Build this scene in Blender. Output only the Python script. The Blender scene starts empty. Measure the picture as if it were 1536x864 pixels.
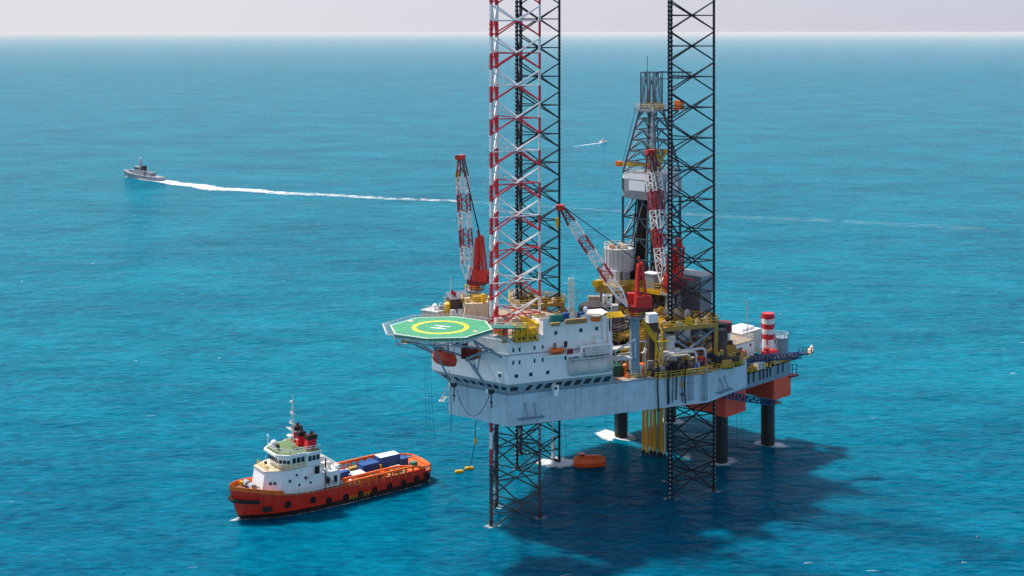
import bpy, math, random
from mathutils import Vector as V, Matrix
random.seed(7)
PI = math.pi
S = bpy.context.scene
COL = S.collection
R = math.radians

# ------------------------------------------------------------------ survey
# metres; the camera is a helicopter window 102 m above the sea looking along +Y
CAMH, FPX = 102.0, 1900.0
def at(px, py, Y):
    return V(((px-768)/FPX*Y, Y, CAMH-(py-48)/FPX*Y))
def lvl(px, py, z):
    return at(px, py, FPX*(CAMH-z)/(py-48))
def hit(px, py, p0, n):
    d = at(px, py, 1.0)-V((0, 0, CAMH)); c = V((0, 0, CAMH))
    t = (V(p0)-c).dot(n)/d.dot(n)
    return c+d*t
# frames of the rig: near side (t along, d inboard), bow face, centre axis
A0 = V((-0.68, 257, 0)); E1 = V((0.9305, 0.3663, 0)); E2 = V((-0.3663, 0.9305, 0))
B1 = V((-0.816, 0.577, 0)); BN = V((0.577, 0.816, 0))
F0 = V((-0.8, 266.3, 0)); AX1 = V((0.667, 0.745, 0)); AX2 = V((0.745, -0.667, 0))
AN, AB, AA = math.atan2(.3663, .9305), math.atan2(-.577, .816), math.atan2(.745, .667)
def NW(t, d, z): return A0+E1*t+E2*d+V((0, 0, z))
def BW(t, d, z): return A0+B1*t+BN*d+V((0, 0, z))
def AX(a, p, z): return F0+AX1*a+AX2*p+V((0, 0, z))
def hitN(px, py, d): return hit(px, py, A0+E2*d, E2)
def hitB(px, py, d): return hit(px, py, A0+BN*d, BN)
DECK = 28.6

# --------------------------------------------------------------- materials
def c(h):
    f = lambda x: x/12.92 if x <= .04045 else ((x+.055)/1.055)**2.4
    return tuple(f(int(h[i:i+2], 16)/255) for i in (0, 2, 4))
MATS = {}
def paint(name, rgb, rough=.5, metal=0.0, grime=.3, rust=0.0, spec=.4, scale=1.0):
    """weathered paint: broad soiling, vertical run-off streaks, optional rust bleeding"""
    m = bpy.data.materials.new(name); m.use_nodes = True; MATS[name] = m
    nt = m.node_tree; N = nt.nodes; L = nt.links; b = N['Principled BSDF']
    tc = N.new('ShaderNodeTexCoord')
    n1 = N.new('ShaderNodeTexNoise'); n1.inputs['Scale'].default_value = .45*scale; n1.inputs['Detail'].default_value = 8
    n1.inputs['Roughness'].default_value = .65
    L.new(tc.outputs['Object'], n1.inputs['Vector'])
    mp = N.new('ShaderNodeMapping'); mp.inputs['Scale'].default_value = (1.4*scale, 1.4*scale, .09*scale)
    L.new(tc.outputs['Object'], mp.inputs['Vector'])
    n2 = N.new('ShaderNodeTexNoise'); n2.inputs['Scale'].default_value = 1.0; n2.inputs['Detail'].default_value = 6
    L.new(mp.outputs['Vector'], n2.inputs['Vector'])
    r1 = N.new('ShaderNodeMapRange'); r1.inputs['From Min'].default_value = .42; r1.inputs['From Max'].default_value = .72
    r1.inputs['To Max'].default_value = grime
    L.new(n1.outputs['Fac'], r1.inputs['Value'])
    r2 = N.new('ShaderNodeMapRange'); r2.inputs['From Min'].default_value = .48; r2.inputs['From Max'].default_value = .75
    r2.inputs['To Max'].default_value = grime*1.1
    L.new(n2.outputs['Fac'], r2.inputs['Value'])
    mx = N.new('ShaderNodeMix'); mx.data_type = 'RGBA'
    mx.inputs['A'].default_value = (*rgb, 1)
    mx.inputs['B'].default_value = (rgb[0]*.45+.01, rgb[1]*.42+.008, rgb[2]*.4+.006, 1)
    L.new(r1.outputs['Result'], mx.inputs['Factor'])
    mx2 = N.new('ShaderNodeMix'); mx2.data_type = 'RGBA'
    mx2.inputs['B'].default_value = (rgb[0]*.5+.012, rgb[1]*.42+.008, rgb[2]*.38+.005, 1)
    L.new(mx.outputs['Result'], mx2.inputs['A']); L.new(r2.outputs['Result'], mx2.inputs['Factor'])
    last = mx2
    if rust > 0:
        n3 = N.new('ShaderNodeTexNoise'); n3.inputs['Scale'].default_value = 1.3; n3.inputs['Detail'].default_value = 9
        n3.inputs['Roughness'].default_value = .7
        mp3 = N.new('ShaderNodeMapping'); mp3.inputs['Scale'].default_value = (.8, .8, .3); mp3.inputs['Location'].default_value = (5, 3, 1)
        L.new(tc.outputs['Object'], mp3.inputs['Vector']); L.new(mp3.outputs['Vector'], n3.inputs['Vector'])
        r3 = N.new('ShaderNodeMapRange'); r3.inputs['From Min'].default_value = .58; r3.inputs['From Max'].default_value = .68
        r3.inputs['To Max'].default_value = rust
        L.new(n3.outputs['Fac'], r3.inputs['Value'])
        mx3 = N.new('ShaderNodeMix'); mx3.data_type = 'RGBA'; mx3.inputs['B'].default_value = (.14, .055, .025, 1)
        L.new(last.outputs['Result'], mx3.inputs['A']); L.new(r3.outputs['Result'], mx3.inputs['Factor'])
        last = mx3
    L.new(last.outputs['Result'], b.inputs['Base Color'])
    b.inputs['Roughness'].default_value = rough; b.inputs['Metallic'].default_value = metal
    b.inputs['Specular IOR Level'].default_value = spec
    return m
paint('hull blue', (.52, .68, .78), .5, grime=.36, rust=.22)
paint('white', (.92, .92, .92), .45, grime=.15, rust=.14)
paint('dirty white', (.66, .65, .62), .5, grime=.45, rust=.25)
paint('cream', (.70, .57, .42), .6, grime=.4, rust=.3)
paint('red', (.62, .03, .035), .4, grime=.25)
paint('crane red', (.62, .035, .025), .4, grime=.3)
paint('boom red', (.46, .025, .04), .4, grime=.3)
paint('dark red', (.22, .02, .025), .45, grime=.35)
paint('leg white', (.82, .80, .79), .4, grime=.12)
paint('leg red', (.66, .025, .04), .4, grime=.15)
paint('leg black', (.012, .013, .022), .5, grime=.3)
paint('growth', (.03, .034, .022), .8, grime=.5)
paint('leg rusty shaded', (.075, .072, .082), .5, grime=.6, rust=.6)  # rusty lower steel, with the shade under the hull painted in
paint('rack hole light', (.72, .71, .72), .5, grime=.3)
paint('grey', (.36, .38, .41), .5, grime=.3, rust=.1)
paint('pale grey', (.55, .57, .60), .5, grime=.3, rust=.1)
paint('blue grey', (.22, .33, .42), .5, grime=.3, rust=.08)
paint('mauve grey', (.24, .22, .25), .6, grime=.4, rust=.15)
paint('dark steel', (.035, .036, .042), .5, grime=.4)
paint('brown steel', (.075, .052, .042), .6, grime=.4, rust=.5)
paint('yellow', (.80, .46, .015), .45, grime=.25, rust=.15)
paint('ochre', (.46, .29, .07), .6, grime=.45, rust=.4)
paint('orange', (.85, .17, .025), .4, grime=.2)
paint('boat orange', (.95, .13, .02), .38, grime=.2)
paint('pipe yellow', (.98, .46, .012), .45, grime=.25, rust=.3)
paint('boat red', (.80, .06, .02), .4, grime=.3)
paint('ship red', (.82, .036, .012), .42, grime=.42, rust=.45)
paint('ship orange', (.90, .16, .02), .45, grime=.3)
paint('boot black', (.03, .016, .014), .55, grime=.5, rust=.3)
paint('barge red', (.90, .11, .055), .5, grime=.25)
paint('deck green', (.065, .34, .17), .75, grime=.34, scale=.6)
paint('marking yellow', (.82, .68, .04), .7, grime=.2)
paint('marking white', (.82, .82, .80), .7, grime=.15)
paint('dark green', (.02, .09, .06), .5, grime=.4)
paint('teal', (.03, .22, .17), .5, grime=.3)
paint('blue', (.02, .09, .30), .45, grime=.3, rust=.1)
paint('boom blue', (.016, .05, .15), .45, grime=.3)
paint('wood', (.42, .27, .11), .8, grime=.4)
paint('deck tan', (.38, .29, .21), .8, grime=.5, rust=.4)
paint('deck grey', (.27, .27, .27), .8, grime=.5, rust=.4)
paint('ship deck', (.24, .13, .085), .8, grime=.5, rust=.5)
paint('roof green', (.13, .21, .085), .7, grime=.3)
paint('tarp', (.045, .035, .042), .8, grime=.3)
paint('rubber', (.012, .012, .012), .8, grime=.3)
paint('navy grey', (.33, .33, .36), .5, grime=.2)
paint('pipe white', (.72, .69, .66), .45, grime=.35, rust=.3)
paint('rail white', (.75, .74, .70), .5, grime=.1)
paint('rail yellow', (.72, .45, .03), .5, grime=.2)
paint('mast steel', (.15, .165, .19), .5, grime=.4, rust=.15)
paint('mast blue', (.055, .085, .13), .5, grime=.4)
paint('rope', (.03, .03, .03), .9, grime=.2)
def simple(name, rgb, rough=.2, metal=0.0, emit=0):
    m = bpy.data.materials.new(name); m.use_nodes = True; MATS[name] = m
    b = m.node_tree.nodes['Principled BSDF']
    n = m.node_tree.nodes.new('ShaderNodeTexNoise'); n.inputs['Scale'].default_value = .8
    mx = m.node_tree.nodes.new('ShaderNodeMix'); mx.data_type = 'RGBA'
    mx.inputs['A'].default_value = (*[x*.7 for x in rgb], 1); mx.inputs['B'].default_value = (*[min(1, x*1.3) for x in rgb], 1)
    m.node_tree.links.new(n.outputs['Fac'], mx.inputs['Factor'])
    m.node_tree.links.new(mx.outputs['Result'], b.inputs['Base Color'])
    b.inputs['Roughness'].default_value = rough; b.inputs['Metallic'].default_value = metal
    if emit:
        m.node_tree.links.new(mx.outputs['Result'], b.inputs['Emission Color']); b.inputs['Emission Strength'].default_value = emit
    return m
simple('glass', (.02, .035, .045), .08)
simple('glass green', (.05, .12, .11), .1)
simple('recess', (.045, .05, .058), .7)
simple('black hole', (.012, .013, .016), .7)
simple('flame', (1.0, .62, .42), .8, emit=.55)

# ---------------------------------------------------------------- geometry
INV = {}
class MB:
    def __init__(s, *mats):
        s.v = []; s.f = []; s.m = []; s.mats = list(mats) or ['white']
    def mi(s, m):
        if m is None: return 0
        if isinstance(m, int): return m
        if m not in s.mats: s.mats.append(m)
        return s.mats.index(m)
    def add(s, vs, fs, m=None):
        o = len(s.v); k = s.mi(m)
        s.v += [tuple(x) for x in vs]
        for f in fs: s.f.append([o+i for i in f]); s.m.append(k)
    def box(s, p, d, rz=0, m=None):
        x, y, z = d[0]/2, d[1]/2, d[2]/2; ca, sa = math.cos(rz), math.sin(rz)
        vs = [(p[0]+ca*a-sa*b, p[1]+sa*a+ca*b, p[2]+e) for e in (-z, z) for a, b in ((-x, -y), (x, -y), (x, y), (-x, y))]
        s.add(vs, [(3, 2, 1, 0), (4, 5, 6, 7), (0, 1, 5, 4), (1, 2, 6, 5), (2, 3, 7, 6), (3, 0, 4, 7)], m); return s
    def bbox(s, p, d, rz=0, m=None):          # box given by the centre of its base
        return s.box((p[0], p[1], p[2]+d[2]/2), d, rz, m)
    def _fr(s, p, q):
        d = (V(q)-V(p)).normalized()
        u = d.cross(V((0, 0, 1)))
        if u.length < 1e-3: u = V((1, 0, 0))
        u.normalize(); return d, u, u.cross(d).normalized()
    def beam(s, p, q, w, h=None, m=None):
        h = h or w; p, q = V(p), V(q); d, u, w2 = s._fr(p, q)
        vs = [e+u*(a*w/2)+w2*(b*h/2) for e in (p, q) for a, b in ((-1, -1), (1, -1), (1, 1), (-1, 1))]
        s.add(vs, [(3, 2, 1, 0), (4, 5, 6, 7), (0, 1, 5, 4), (1, 2, 6, 5), (2, 3, 7, 6), (3, 0, 4, 7)], m); return s
    def tube(s, p, q, r, n=6, r2=None, m=None, cap=True):
        p, q = V(p), V(q); d, u, w = s._fr(p, q); r2 = r if r2 is None else r2
        vs = [e+(u*math.cos(2*PI*i/n)+w*math.sin(2*PI*i/n))*rr for e, rr in ((p, r), (q, r2)) for i in range(n)]
        fs = [(i, (i+1) % n, n+(i+1) % n, n+i) for i in range(n)]
        if cap: fs += [tuple(range(n-1, -1, -1)), tuple(range(n, 2*n))]
        s.add(vs, fs, m); return s
    def path(s, pts, r, n=6, m=None):
        pts = [V(p) for p in pts]; rings = []
        for i, p in enumerate(pts):
            d = (pts[min(i+1, len(pts)-1)]-pts[max(i-1, 0)]).normalized()
            u = d.cross(V((0, 0, 1)))
            if u.length < 1e-2: u = d.cross(V((1, 0, 0)))
            u.normalize(); w = u.cross(d)
            rings.append([p+(u*math.cos(2*PI*k/n)+w*math.sin(2*PI*k/n))*r for k in range(n)])
        return s.loft(rings, m)
    def loft(s, rings, m=None, cap=True, ms=None, closed=True):
        n = len(rings[0]); vs = [x for r in rings for x in r]; o = len(s.v)
        s.v += [tuple(x) for x in vs]
        for i in range(len(rings)-1):
            for k in range(n if closed else n-1):
                s.f.append([o+i*n+k, o+i*n+(k+1) % n, o+(i+1)*n+(k+1) % n, o+(i+1)*n+k])
                s.m.append(s.mi(ms[k] if ms else m))
        if cap:
            s.f.append([o+k for k in range(n-1, -1, -1)]); s.m.append(s.mi(m))
            s.f.append([o+(len(rings)-1)*n+k for k in range(n)]); s.m.append(s.mi(m))
        return s
    def prism(s, poly, z0, z1, m=None, top=None):
        n = len(poly); top = top or poly
        vs = [(p[0], p[1], z0) for p in poly]+[(p[0], p[1], z1) for p in top]
        s.add(vs, [(i, (i+1) % n, n+(i+1) % n, n+i) for i in range(n)]+[tuple(range(n-1, -1, -1)), tuple(range(n, 2*n))], m); return s
    def lathe(s, p, prof, n=16, m=None):
        rings = [[(p[0]+r*math.cos(2*PI*k/n), p[1]+r*math.sin(2*PI*k/n), p[2]+z) for k in range(n)] for r, z in prof]
        return s.loft(rings, m)
    def quad(s, pts, m=None):
        s.add(pts, [tuple(range(len(pts)))], m); return s
    def sphere(s, p, r, n=10, sz=1, m=None):
        return s.lathe(p, [(max(.01, r*math.sin(PI*i/6)), -r*sz*math.cos(PI*i/6)) for i in range(7)], n, m)
    def rail(s, pts, h=1.1, sp=2.0, r=.045, m=None, closed=False):
        pts = [V(p) for p in pts]
        if closed: pts = pts+[pts[0]]
        for a, b in zip(pts[:-1], pts[1:]):
            for k in (h, h*.55): s.beam(a+V((0, 0, k)), b+V((0, 0, k)), 2*r, m=m)
            n = max(1, int((b-a).length/sp))
            for i in range(n+1):
                q = a.lerp(b, i/n); s.beam(q, q+V((0, 0, h)), 2*r, m=m)
        return s
    def lattice(s, p, q, w, h, n, side=None, r=.1, m=None, w2=None, h2=None, seg=None, rc=None):
        """square lattice girder; seg(i) gives the material of bay i"""
        p, q = V(p), V(q); d = (q-p).normalized()
        u = (side or d.cross(V((0, 0, 1)))).normalized(); v = u.cross(d).normalized()
        w2 = w if w2 is None else w2; h2 = h if h2 is None else h2; rc = rc or r*1.5
        def ring(t):
            e = p.lerp(q, t); a = (w+(w2-w)*t)/2; b = (h+(h2-h)*t)/2
            return [e+u*a+v*b, e-u*a+v*b, e-u*a-v*b, e+u*a-v*b]
        for i in range(n):
            A, B = ring(i/n), ring((i+1)/n); mm = seg(i) if seg else m
            for k in range(4):
                j = (k+1) % 4
                s.beam(A[k], B[k], 2*rc, m=mm); s.beam(B[k], B[j], 2*r, m=mm)
                if i % 2: s.beam(A[k], B[j], 2*r, m=mm)
                else: s.beam(A[j], B[k], 2*r, m=mm)
        return s
    def build(s, name, parent=None, local=False, smooth=False):
        me = bpy.data.meshes.new(name)
        vs = s.v
        if parent is not None and not local:
            r = parent
            while r.parent: r = r.parent
            M = INV[r.name]; vs = [M @ V(x) for x in vs]
        me.from_pydata([tuple(x) for x in vs], [], s.f)
        for m in s.mats: me.materials.append(MATS[m])
        me.polygons.foreach_set('material_index', s.m)
        if smooth: me.polygons.foreach_set('use_smooth', [True]*len(me.polygons))
        me.update()
        o = bpy.data.objects.new(name, me); COL.objects.link(o)
        if parent is not None: o.parent = parent
        return o

def tag(o, label, cat, group=None):
    o['label'] = label; o['category'] = cat
    if group: o['group'] = group
    return o
def thing(name, label, cat, loc, rz=0, group=None):
    o = bpy.data.objects.new(name, None); COL.objects.link(o)
    o.location = loc; o.rotation_euler = (0, 0, rz); o.empty_display_size = .5
    INV[o.name] = (Matrix.Translation(V(loc)) @ Matrix.Rotation(rz, 4, 'Z')).inverted()
    return tag(o, label, cat, group)
def solo(mb, name, label, cat, group=None, smooth=False, kind=None):
    """a thing that is one mesh, origin at the centre of its base"""
    xs = [p[0] for p in mb.v]; ys = [p[1] for p in mb.v]; zs = [p[2] for p in mb.v]
    o0 = V(((min(xs)+max(xs))/2, (min(ys)+max(ys))/2, min(zs)))
    mb.v = [tuple(V(p)-o0) for p in mb.v]
    o = mb.build(name, smooth=smooth); o.location = o0
    return tag(o, label, cat, group)

# ------------------------------------------------------------ world & camera
W = bpy.data.worlds.new('World'); S.world = W; W.use_nodes = True
nt = W.node_tree; bg = nt.nodes['Background']
SUN = V((-.87, .49, 0)).normalized()*math.cos(R(60))+V((0, 0, math.sin(R(60))))
sky = nt.nodes.new('ShaderNodeTexSky'); sky.sky_type = 'NISHITA'; sky.sun_disc = False
sky.sun_elevation = R(60); sky.sun_rotation = math.atan2(SUN.x, SUN.y) % (2*PI)
sky.dust_density = 2.0; sky.air_density = 1.0; sky.ozone_density = 1.0
tc = nt.nodes.new('ShaderNodeTexCoord'); sp = nt.nodes.new('ShaderNodeSeparateXYZ')
nt.links.new(tc.outputs['Generated'], sp.inputs[0])
mr = nt.nodes.new('ShaderNodeMapRange'); mr.interpolation_type = 'SMOOTHSTEP'
mr.inputs['From Min'].default_value = .0; mr.inputs['From Max'].default_value = .7
mr.inputs['To Min'].default_value = .95; mr.inputs['To Max'].default_value = 0
nt.links.new(sp.outputs['Z'], mr.inputs['Value'])
hz = nt.nodes.new('ShaderNodeMix'); hz.data_type = 'RGBA'
HAZE = c('d8d5df'); MIST = c('d3e4f2')
hz.inputs['B'].default_value = (*[x/.15 for x in MIST], 1)     # bright misty air low in the sky
nt.links.new(mr.outputs['Result'], hz.inputs['Factor']); nt.links.new(sky.outputs['Color'], hz.inputs['A'])
mr2 = nt.nodes.new('ShaderNodeMapRange'); mr2.interpolation_type = 'SMOOTHSTEP'
mr2.inputs['From Min'].default_value = .0; mr2.inputs['From Max'].default_value = .11
mr2.inputs['To Min'].default_value = 1; mr2.inputs['To Max'].default_value = 0
nt.links.new(sp.outputs['Z'], mr2.inputs['Value'])
# the haze bank is paler on the side away from the open sea
mrx = nt.nodes.new('ShaderNodeMapRange'); mrx.inputs['From Min'].default_value = -.3; mrx.inputs['From Max'].default_value = .42
nt.links.new(sp.outputs['X'], mrx.inputs['Value'])
hc_ = nt.nodes.new('ShaderNodeMix'); hc_.data_type = 'RGBA'
hc_.inputs['A'].default_value = (*[x/.15 for x in c('e3e1e6')], 1); hc_.inputs['B'].default_value = (*[x/.15 for x in c('c9c9d9')], 1)
nt.links.new(mrx.outputs['Result'], hc_.inputs['Factor'])
hz0 = hz; hz = nt.nodes.new('ShaderNodeMix'); hz.data_type = 'RGBA'
nt.links.new(hc_.outputs['Result'], hz.inputs['B'])
nt.links.new(mr2.outputs['Result'], hz.inputs['Factor']); nt.links.new(hz0.outputs['Result'], hz.inputs['A'])
nt.links.new(hz.outputs['Result'], bg.inputs['Color']); bg.inputs['Strength'].default_value = .15
sl = bpy.data.lights.new('sun', 'SUN'); sl.energy = 5.0; sl.angle = R(3.5); sl.color = (1, .95, .88)
so = bpy.data.objects.new('sun', sl); COL.objects.link(so)
so.rotation_euler = SUN.to_track_quat('Z', 'Y').to_euler()
cd = bpy.data.cameras.new('camera'); co = bpy.data.objects.new('camera', cd); COL.objects.link(co)
co.location = (0, 0, CAMH); co.rotation_euler = (R(90), 0, 0)
cd.sensor_width = 36; cd.lens = 36*FPX/1536; cd.shift_y = -384/1536; cd.clip_end = 200000; cd.clip_start = 1
S.camera = co
S.view_settings.view_transform = 'Standard'; S.view_settings.look = 'None'
S.view_settings.exposure = 0; S.view_settings.gamma = 1
S.render.engine = 'CYCLES'
try: S.cycles.use_denoising = True
except Exception: pass
S.cycles.max_bounces = 6; S.cycles.sample_clamp_indirect = 6

# --------------------------------------------------------------------- sea
def sea_material():
    m = bpy.data.materials.new('sea water'); m.use_nodes = True; MATS['sea water'] = m
    nt = m.node_tree; N = nt.nodes; L = nt.links; b = N['Principled BSDF']
    tc = N.new('ShaderNodeTexCoord')
    def noise(scale, detail, sx=1, sy=1, rot=0, rough=.55, dist=0):
        mp = N.new('ShaderNodeMapping'); mp.inputs['Scale'].default_value = (sx, sy, 1); mp.inputs['Rotation'].default_value = (0, 0, rot)
        L.new(tc.outputs['Object'], mp.inputs['Vector'])
        n = N.new('ShaderNodeTexNoise'); n.inputs['Scale'].default_value = scale; n.inputs['Detail'].default_value = detail
        n.inputs['Roughness'].default_value = rough; n.inputs['Distortion'].default_value = dist
        L.new(mp.outputs['Vector'], n.inputs['Vector']); return n.outputs['Fac']
    big = noise(.011, 5, 1, 1.6, .3); mid = noise(.09, 5, .6, 1.2, R(12), .6)
    ramp = N.new('ShaderNodeMix'); ramp.data_type = 'RGBA'
    ramp.inputs['A'].default_value = (*WATER_A, 1); ramp.inputs['B'].default_value = (*WATER_B, 1)
    add = N.new('ShaderNodeMath'); add.operation = 'ADD'
    fine_c = noise(.55, 4, .5, 1.5, R(7), .62, .3)  # light and dark of the ripples painted into the water colour
    k1 = N.new('ShaderNodeMath'); k1.operation = 'MULTIPLY'; k1.inputs[1].default_value = .24; L.new(big, k1.inputs[0])
    k3 = N.new('ShaderNodeMath'); k3.operation = 'MULTIPLY_ADD'; k3.inputs[1].default_value = .5; L.new(fine_c, k3.inputs[0])
    k2 = N.new('ShaderNodeMath'); k2.operation = 'MULTIPLY'; k2.inputs[1].default_value = .26; L.new(mid, k2.inputs[0]); L.new(k2.outputs[0], k3.inputs[2]); k2 = k3
    L.new(k1.outputs[0], add.inputs[0]); L.new(k2.outputs[0], add.inputs[1])
    mr = N.new('ShaderNodeMapRange'); mr.inputs['From Min'].default_value = .37; mr.inputs['From Max'].default_value = .60
    L.new(add.outputs[0], mr.inputs['Value']); L.new(mr.outputs['Result'], ramp.inputs['Factor'])
    # painted darker towards the camera, where steeper views reflect less sky
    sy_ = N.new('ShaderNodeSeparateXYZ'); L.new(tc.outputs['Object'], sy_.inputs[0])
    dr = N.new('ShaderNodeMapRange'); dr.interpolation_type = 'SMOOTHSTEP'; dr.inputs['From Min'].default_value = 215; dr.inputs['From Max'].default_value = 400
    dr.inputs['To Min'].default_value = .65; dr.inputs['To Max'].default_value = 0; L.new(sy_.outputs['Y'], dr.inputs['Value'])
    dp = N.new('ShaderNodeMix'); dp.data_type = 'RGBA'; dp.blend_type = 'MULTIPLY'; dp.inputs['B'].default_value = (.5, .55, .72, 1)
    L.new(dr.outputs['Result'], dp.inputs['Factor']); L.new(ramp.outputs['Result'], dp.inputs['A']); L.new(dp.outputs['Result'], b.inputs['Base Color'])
    b.subsurface_method = 'BURLEY'; b.inputs['Subsurface Weight'].default_value = 1.0; b.inputs['Subsurface Scale'].default_value = SSS
    b.inputs['Subsurface Radius'].default_value = (.25, 1.0, 1.0)
    b.inputs['Roughness'].default_value = .2; b.inputs['IOR'].default_value = 1.33
    b.inputs['Specular IOR Level'].default_value = .011
    h1 = noise(.16, 4, .55, 1.25, R(14), .6, .4); h2 = noise(.55, 4, .7, 1.2, R(-10), .6, .3); h3 = noise(.03, 3, .6, 1.3, R(5))
    def lin(a, ka, bb, kb):
        x = N.new('ShaderNodeMath'); x.operation = 'MULTIPLY'; x.inputs[1].default_value = ka; L.new(a, x.inputs[0])
        y = N.new('ShaderNodeMath'); y.operation = 'MULTIPLY_ADD'; y.inputs[1].default_value = kb; L.new(bb, y.inputs[0]); L.new(x.outputs[0], y.inputs[2])
        return y.outputs[0]
    hh = lin(h1, WAVE[0], h2, WAVE[1])
    z = N.new('ShaderNodeMath'); z.operation = 'MULTIPLY_ADD'; z.inputs[1].default_value = WAVE[2]; L.new(h3, z.inputs[0]); L.new(hh, z.inputs[2])
    bp = N.new('ShaderNodeBump'); bp.inputs['Strength'].default_value = 1.0; bp.inputs['Distance'].default_value = 1.0
    L.new(z.outputs[0], bp.inputs['Height']); L.new(bp.outputs['Normal'], b.inputs['Normal'])
    return m
WATER_A = (.0, .070, .135); WATER_B = (.0, .222, .310)
SSS = 2.0
WAVE = (2.2, .8, 4.0)
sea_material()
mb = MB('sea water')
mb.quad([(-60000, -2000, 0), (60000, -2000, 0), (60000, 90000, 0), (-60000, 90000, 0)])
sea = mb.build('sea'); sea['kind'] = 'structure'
# marine haze: a bank of thin scattering air over the far sea
hm = bpy.data.materials.new('marine haze'); hm.use_nodes = True; MATS['marine haze'] = hm
hm.node_tree.nodes.remove(hm.node_tree.nodes['Principled BSDF'])
vs_ = hm.node_tree.nodes.new('ShaderNodeVolumeScatter'); vs_.inputs['Color'].default_value = (.27, .36, .50, 1); vs_.inputs['Density'].default_value = .00015
ve_ = hm.node_tree.nodes.new('ShaderNodeEmission'); ve_.inputs['Color'].default_value = (*HAZE, 1); ve_.inputs['Strength'].default_value = .00015*.05  # faint glow added to brighten the haze
va_ = hm.node_tree.nodes.new('ShaderNodeAddShader')
hm.node_tree.links.new(vs_.outputs[0], va_.inputs[0]); hm.node_tree.links.new(ve_.outputs[0], va_.inputs[1])
hm.node_tree.links.new(va_.outputs[0], hm.node_tree.nodes['Material Output'].inputs['Volume'])
mb = MB('marine haze'); mb.box((0, 33000, 52.2), (70000, 60000, 103.6)); hz_ = mb.build('sea_haze'); hz_['kind'] = 'stuff'

def foam_material(name, density, ch, sx=1.0, sy=1.0):
    m = bpy.data.materials.new(name); m.use_nodes = True; MATS[name] = m
    nt = m.node_tree; N = nt.nodes; L = nt.links; b = N['Principled BSDF']
    b.inputs['Base Color'].default_value = (.82, .86, .88, 1); b.inputs['Roughness'].default_value = .8
    tc = N.new('ShaderNodeTexCoord'); mp = N.new('ShaderNodeMapping'); mp.inputs['Scale'].default_value = (sx, sy, 1)
    L.new(tc.outputs['Object'], mp.inputs['Vector'])
    n = N.new('ShaderNodeTexNoise'); n.inputs['Scale'].default_value = ch; n.inputs['Detail'].default_value = 8; n.inputs['Roughness'].default_value = .72
    L.new(mp.outputs['Vector'], n.inputs['Vector'])
    at_ = N.new('ShaderNodeAttribute'); at_.attribute_name = 'fade'
    ad = N.new('ShaderNodeMath'); ad.operation = 'ADD'; L.new(n.outputs['Fac'], ad.inputs[0]); L.new(at_.outputs['Fac'], ad.inputs[1])
    mr = N.new('ShaderNodeMapRange'); mr.inputs['From Min'].default_value = 1.0; mr.inputs['From Max'].default_value = 1.28
    mr.inputs['To Max'].default_value = density
    L.new(ad.outputs[0], mr.inputs['Value']); L.new(mr.outputs['Result'], b.inputs['Alpha'])
    return m
foam_material('foam', .95, .5); foam_material('wake foam', .9, .17); foam_material('faint foam', .11, .12)
def foam_sheet(name, rings, label, mat, fades, z=.12):
    """strip of churned water: rings = list of rows of points, fades = the same of cover 0..1"""
    nr, n = len(rings), len(rings[0])
    vs = [V((p[0], p[1], z)) for r in rings for p in r]
    o0 = V((sum(v.x for v in vs)/len(vs), sum(v.y for v in vs)/len(vs), 0))
    me = bpy.data.meshes.new(name)
    me.from_pydata([tuple(v-o0) for v in vs], [], [(i*n+k, i*n+k+1, (i+1)*n+k+1, (i+1)*n+k) for i in range(nr-1) for k in range(n-1)])
    a = me.attributes.new('fade', 'FLOAT', 'POINT'); a.data.foreach_set('value', [f for r in fades for f in r])
    me.materials.append(MATS[mat]); o = bpy.data.objects.new(name, me); COL.objects.link(o); o.location = o0
    o['kind'] = 'stuff'; o['label'] = label; o['category'] = 'foam'
    return o
def wake(name, label, pts, widths, mat, f0, f1):
    pts = [V(p) for p in pts]; P = []
    for i in range(len(pts)-1):
        for k in range(12): P.append((pts[i].lerp(pts[i+1], k/12), widths[i]+(widths[i+1]-widths[i])*k/12))
    P.append((pts[-1], widths[-1])); rows = []; fades = []
    for i, (p, w) in enumerate(P):
        d = (P[min(i+1, len(P)-1)][0]-P[max(i-1, 0)][0]).normalized(); s = V((-d.y, d.x, 0))
        t = i/(len(P)-1); base = f0+(f1-f0)*t
        rows.append([p+s*w*(k/6-.5)+s*math.sin(i*.7)*w*.06 for k in range(7)])
        fades.append([base-(.9 if k in (0, 6) else .28 if k in (1, 5) else 0) for k in range(7)])
    return foam_sheet(name, rows, label, mat, fades)
def foam_patch(label, cx, cy, rx, ry, f=.75, rz=0):
    rows, fades = [], []
    for i in range(7):
        r = i/6
        rows.append([(cx+math.cos(a+rz)*rx*r*(1+.15*math.sin(3*a)), cy+math.sin(a)*ry*r*(1+.12*math.cos(4*a))) for a in [2*PI*k/20 for k in range(21)]])
        fades.append([f-(r**1.6)*.85]*21)
    return foam_sheet('sea_foam', rows, label, 'foam', fades, .1)

# ===================================================================== RIG
rig = thing('drilling_rig', 'drilling rig on three lattice legs, pale blue hull with white quarters and green helideck', 'drilling rig', (12, 278, 0))
A = V((-.68, 257, 0)); Bp = V((42.4, 273.96, 0)); Cp = V((53, 286, 0))
C2 = V((13.5, 321.5, 0)); B2 = V((-1, 308.5, 0)); A2 = V((-13.3, 266.0, 0))
HULL = [A, Bp, Cp, C2, B2, A2]
m = MB('hull blue'); m.prism(HULL, 21.9, DECK); hull = m.build('hull', rig)
m = MB('deck tan')
cen = sum(HULL, V((0, 0, 0)))/6
m.prism([p.lerp(cen, .012) for p in HULL], DECK+.004, DECK+.06); m.build('main_deck', rig)
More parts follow.
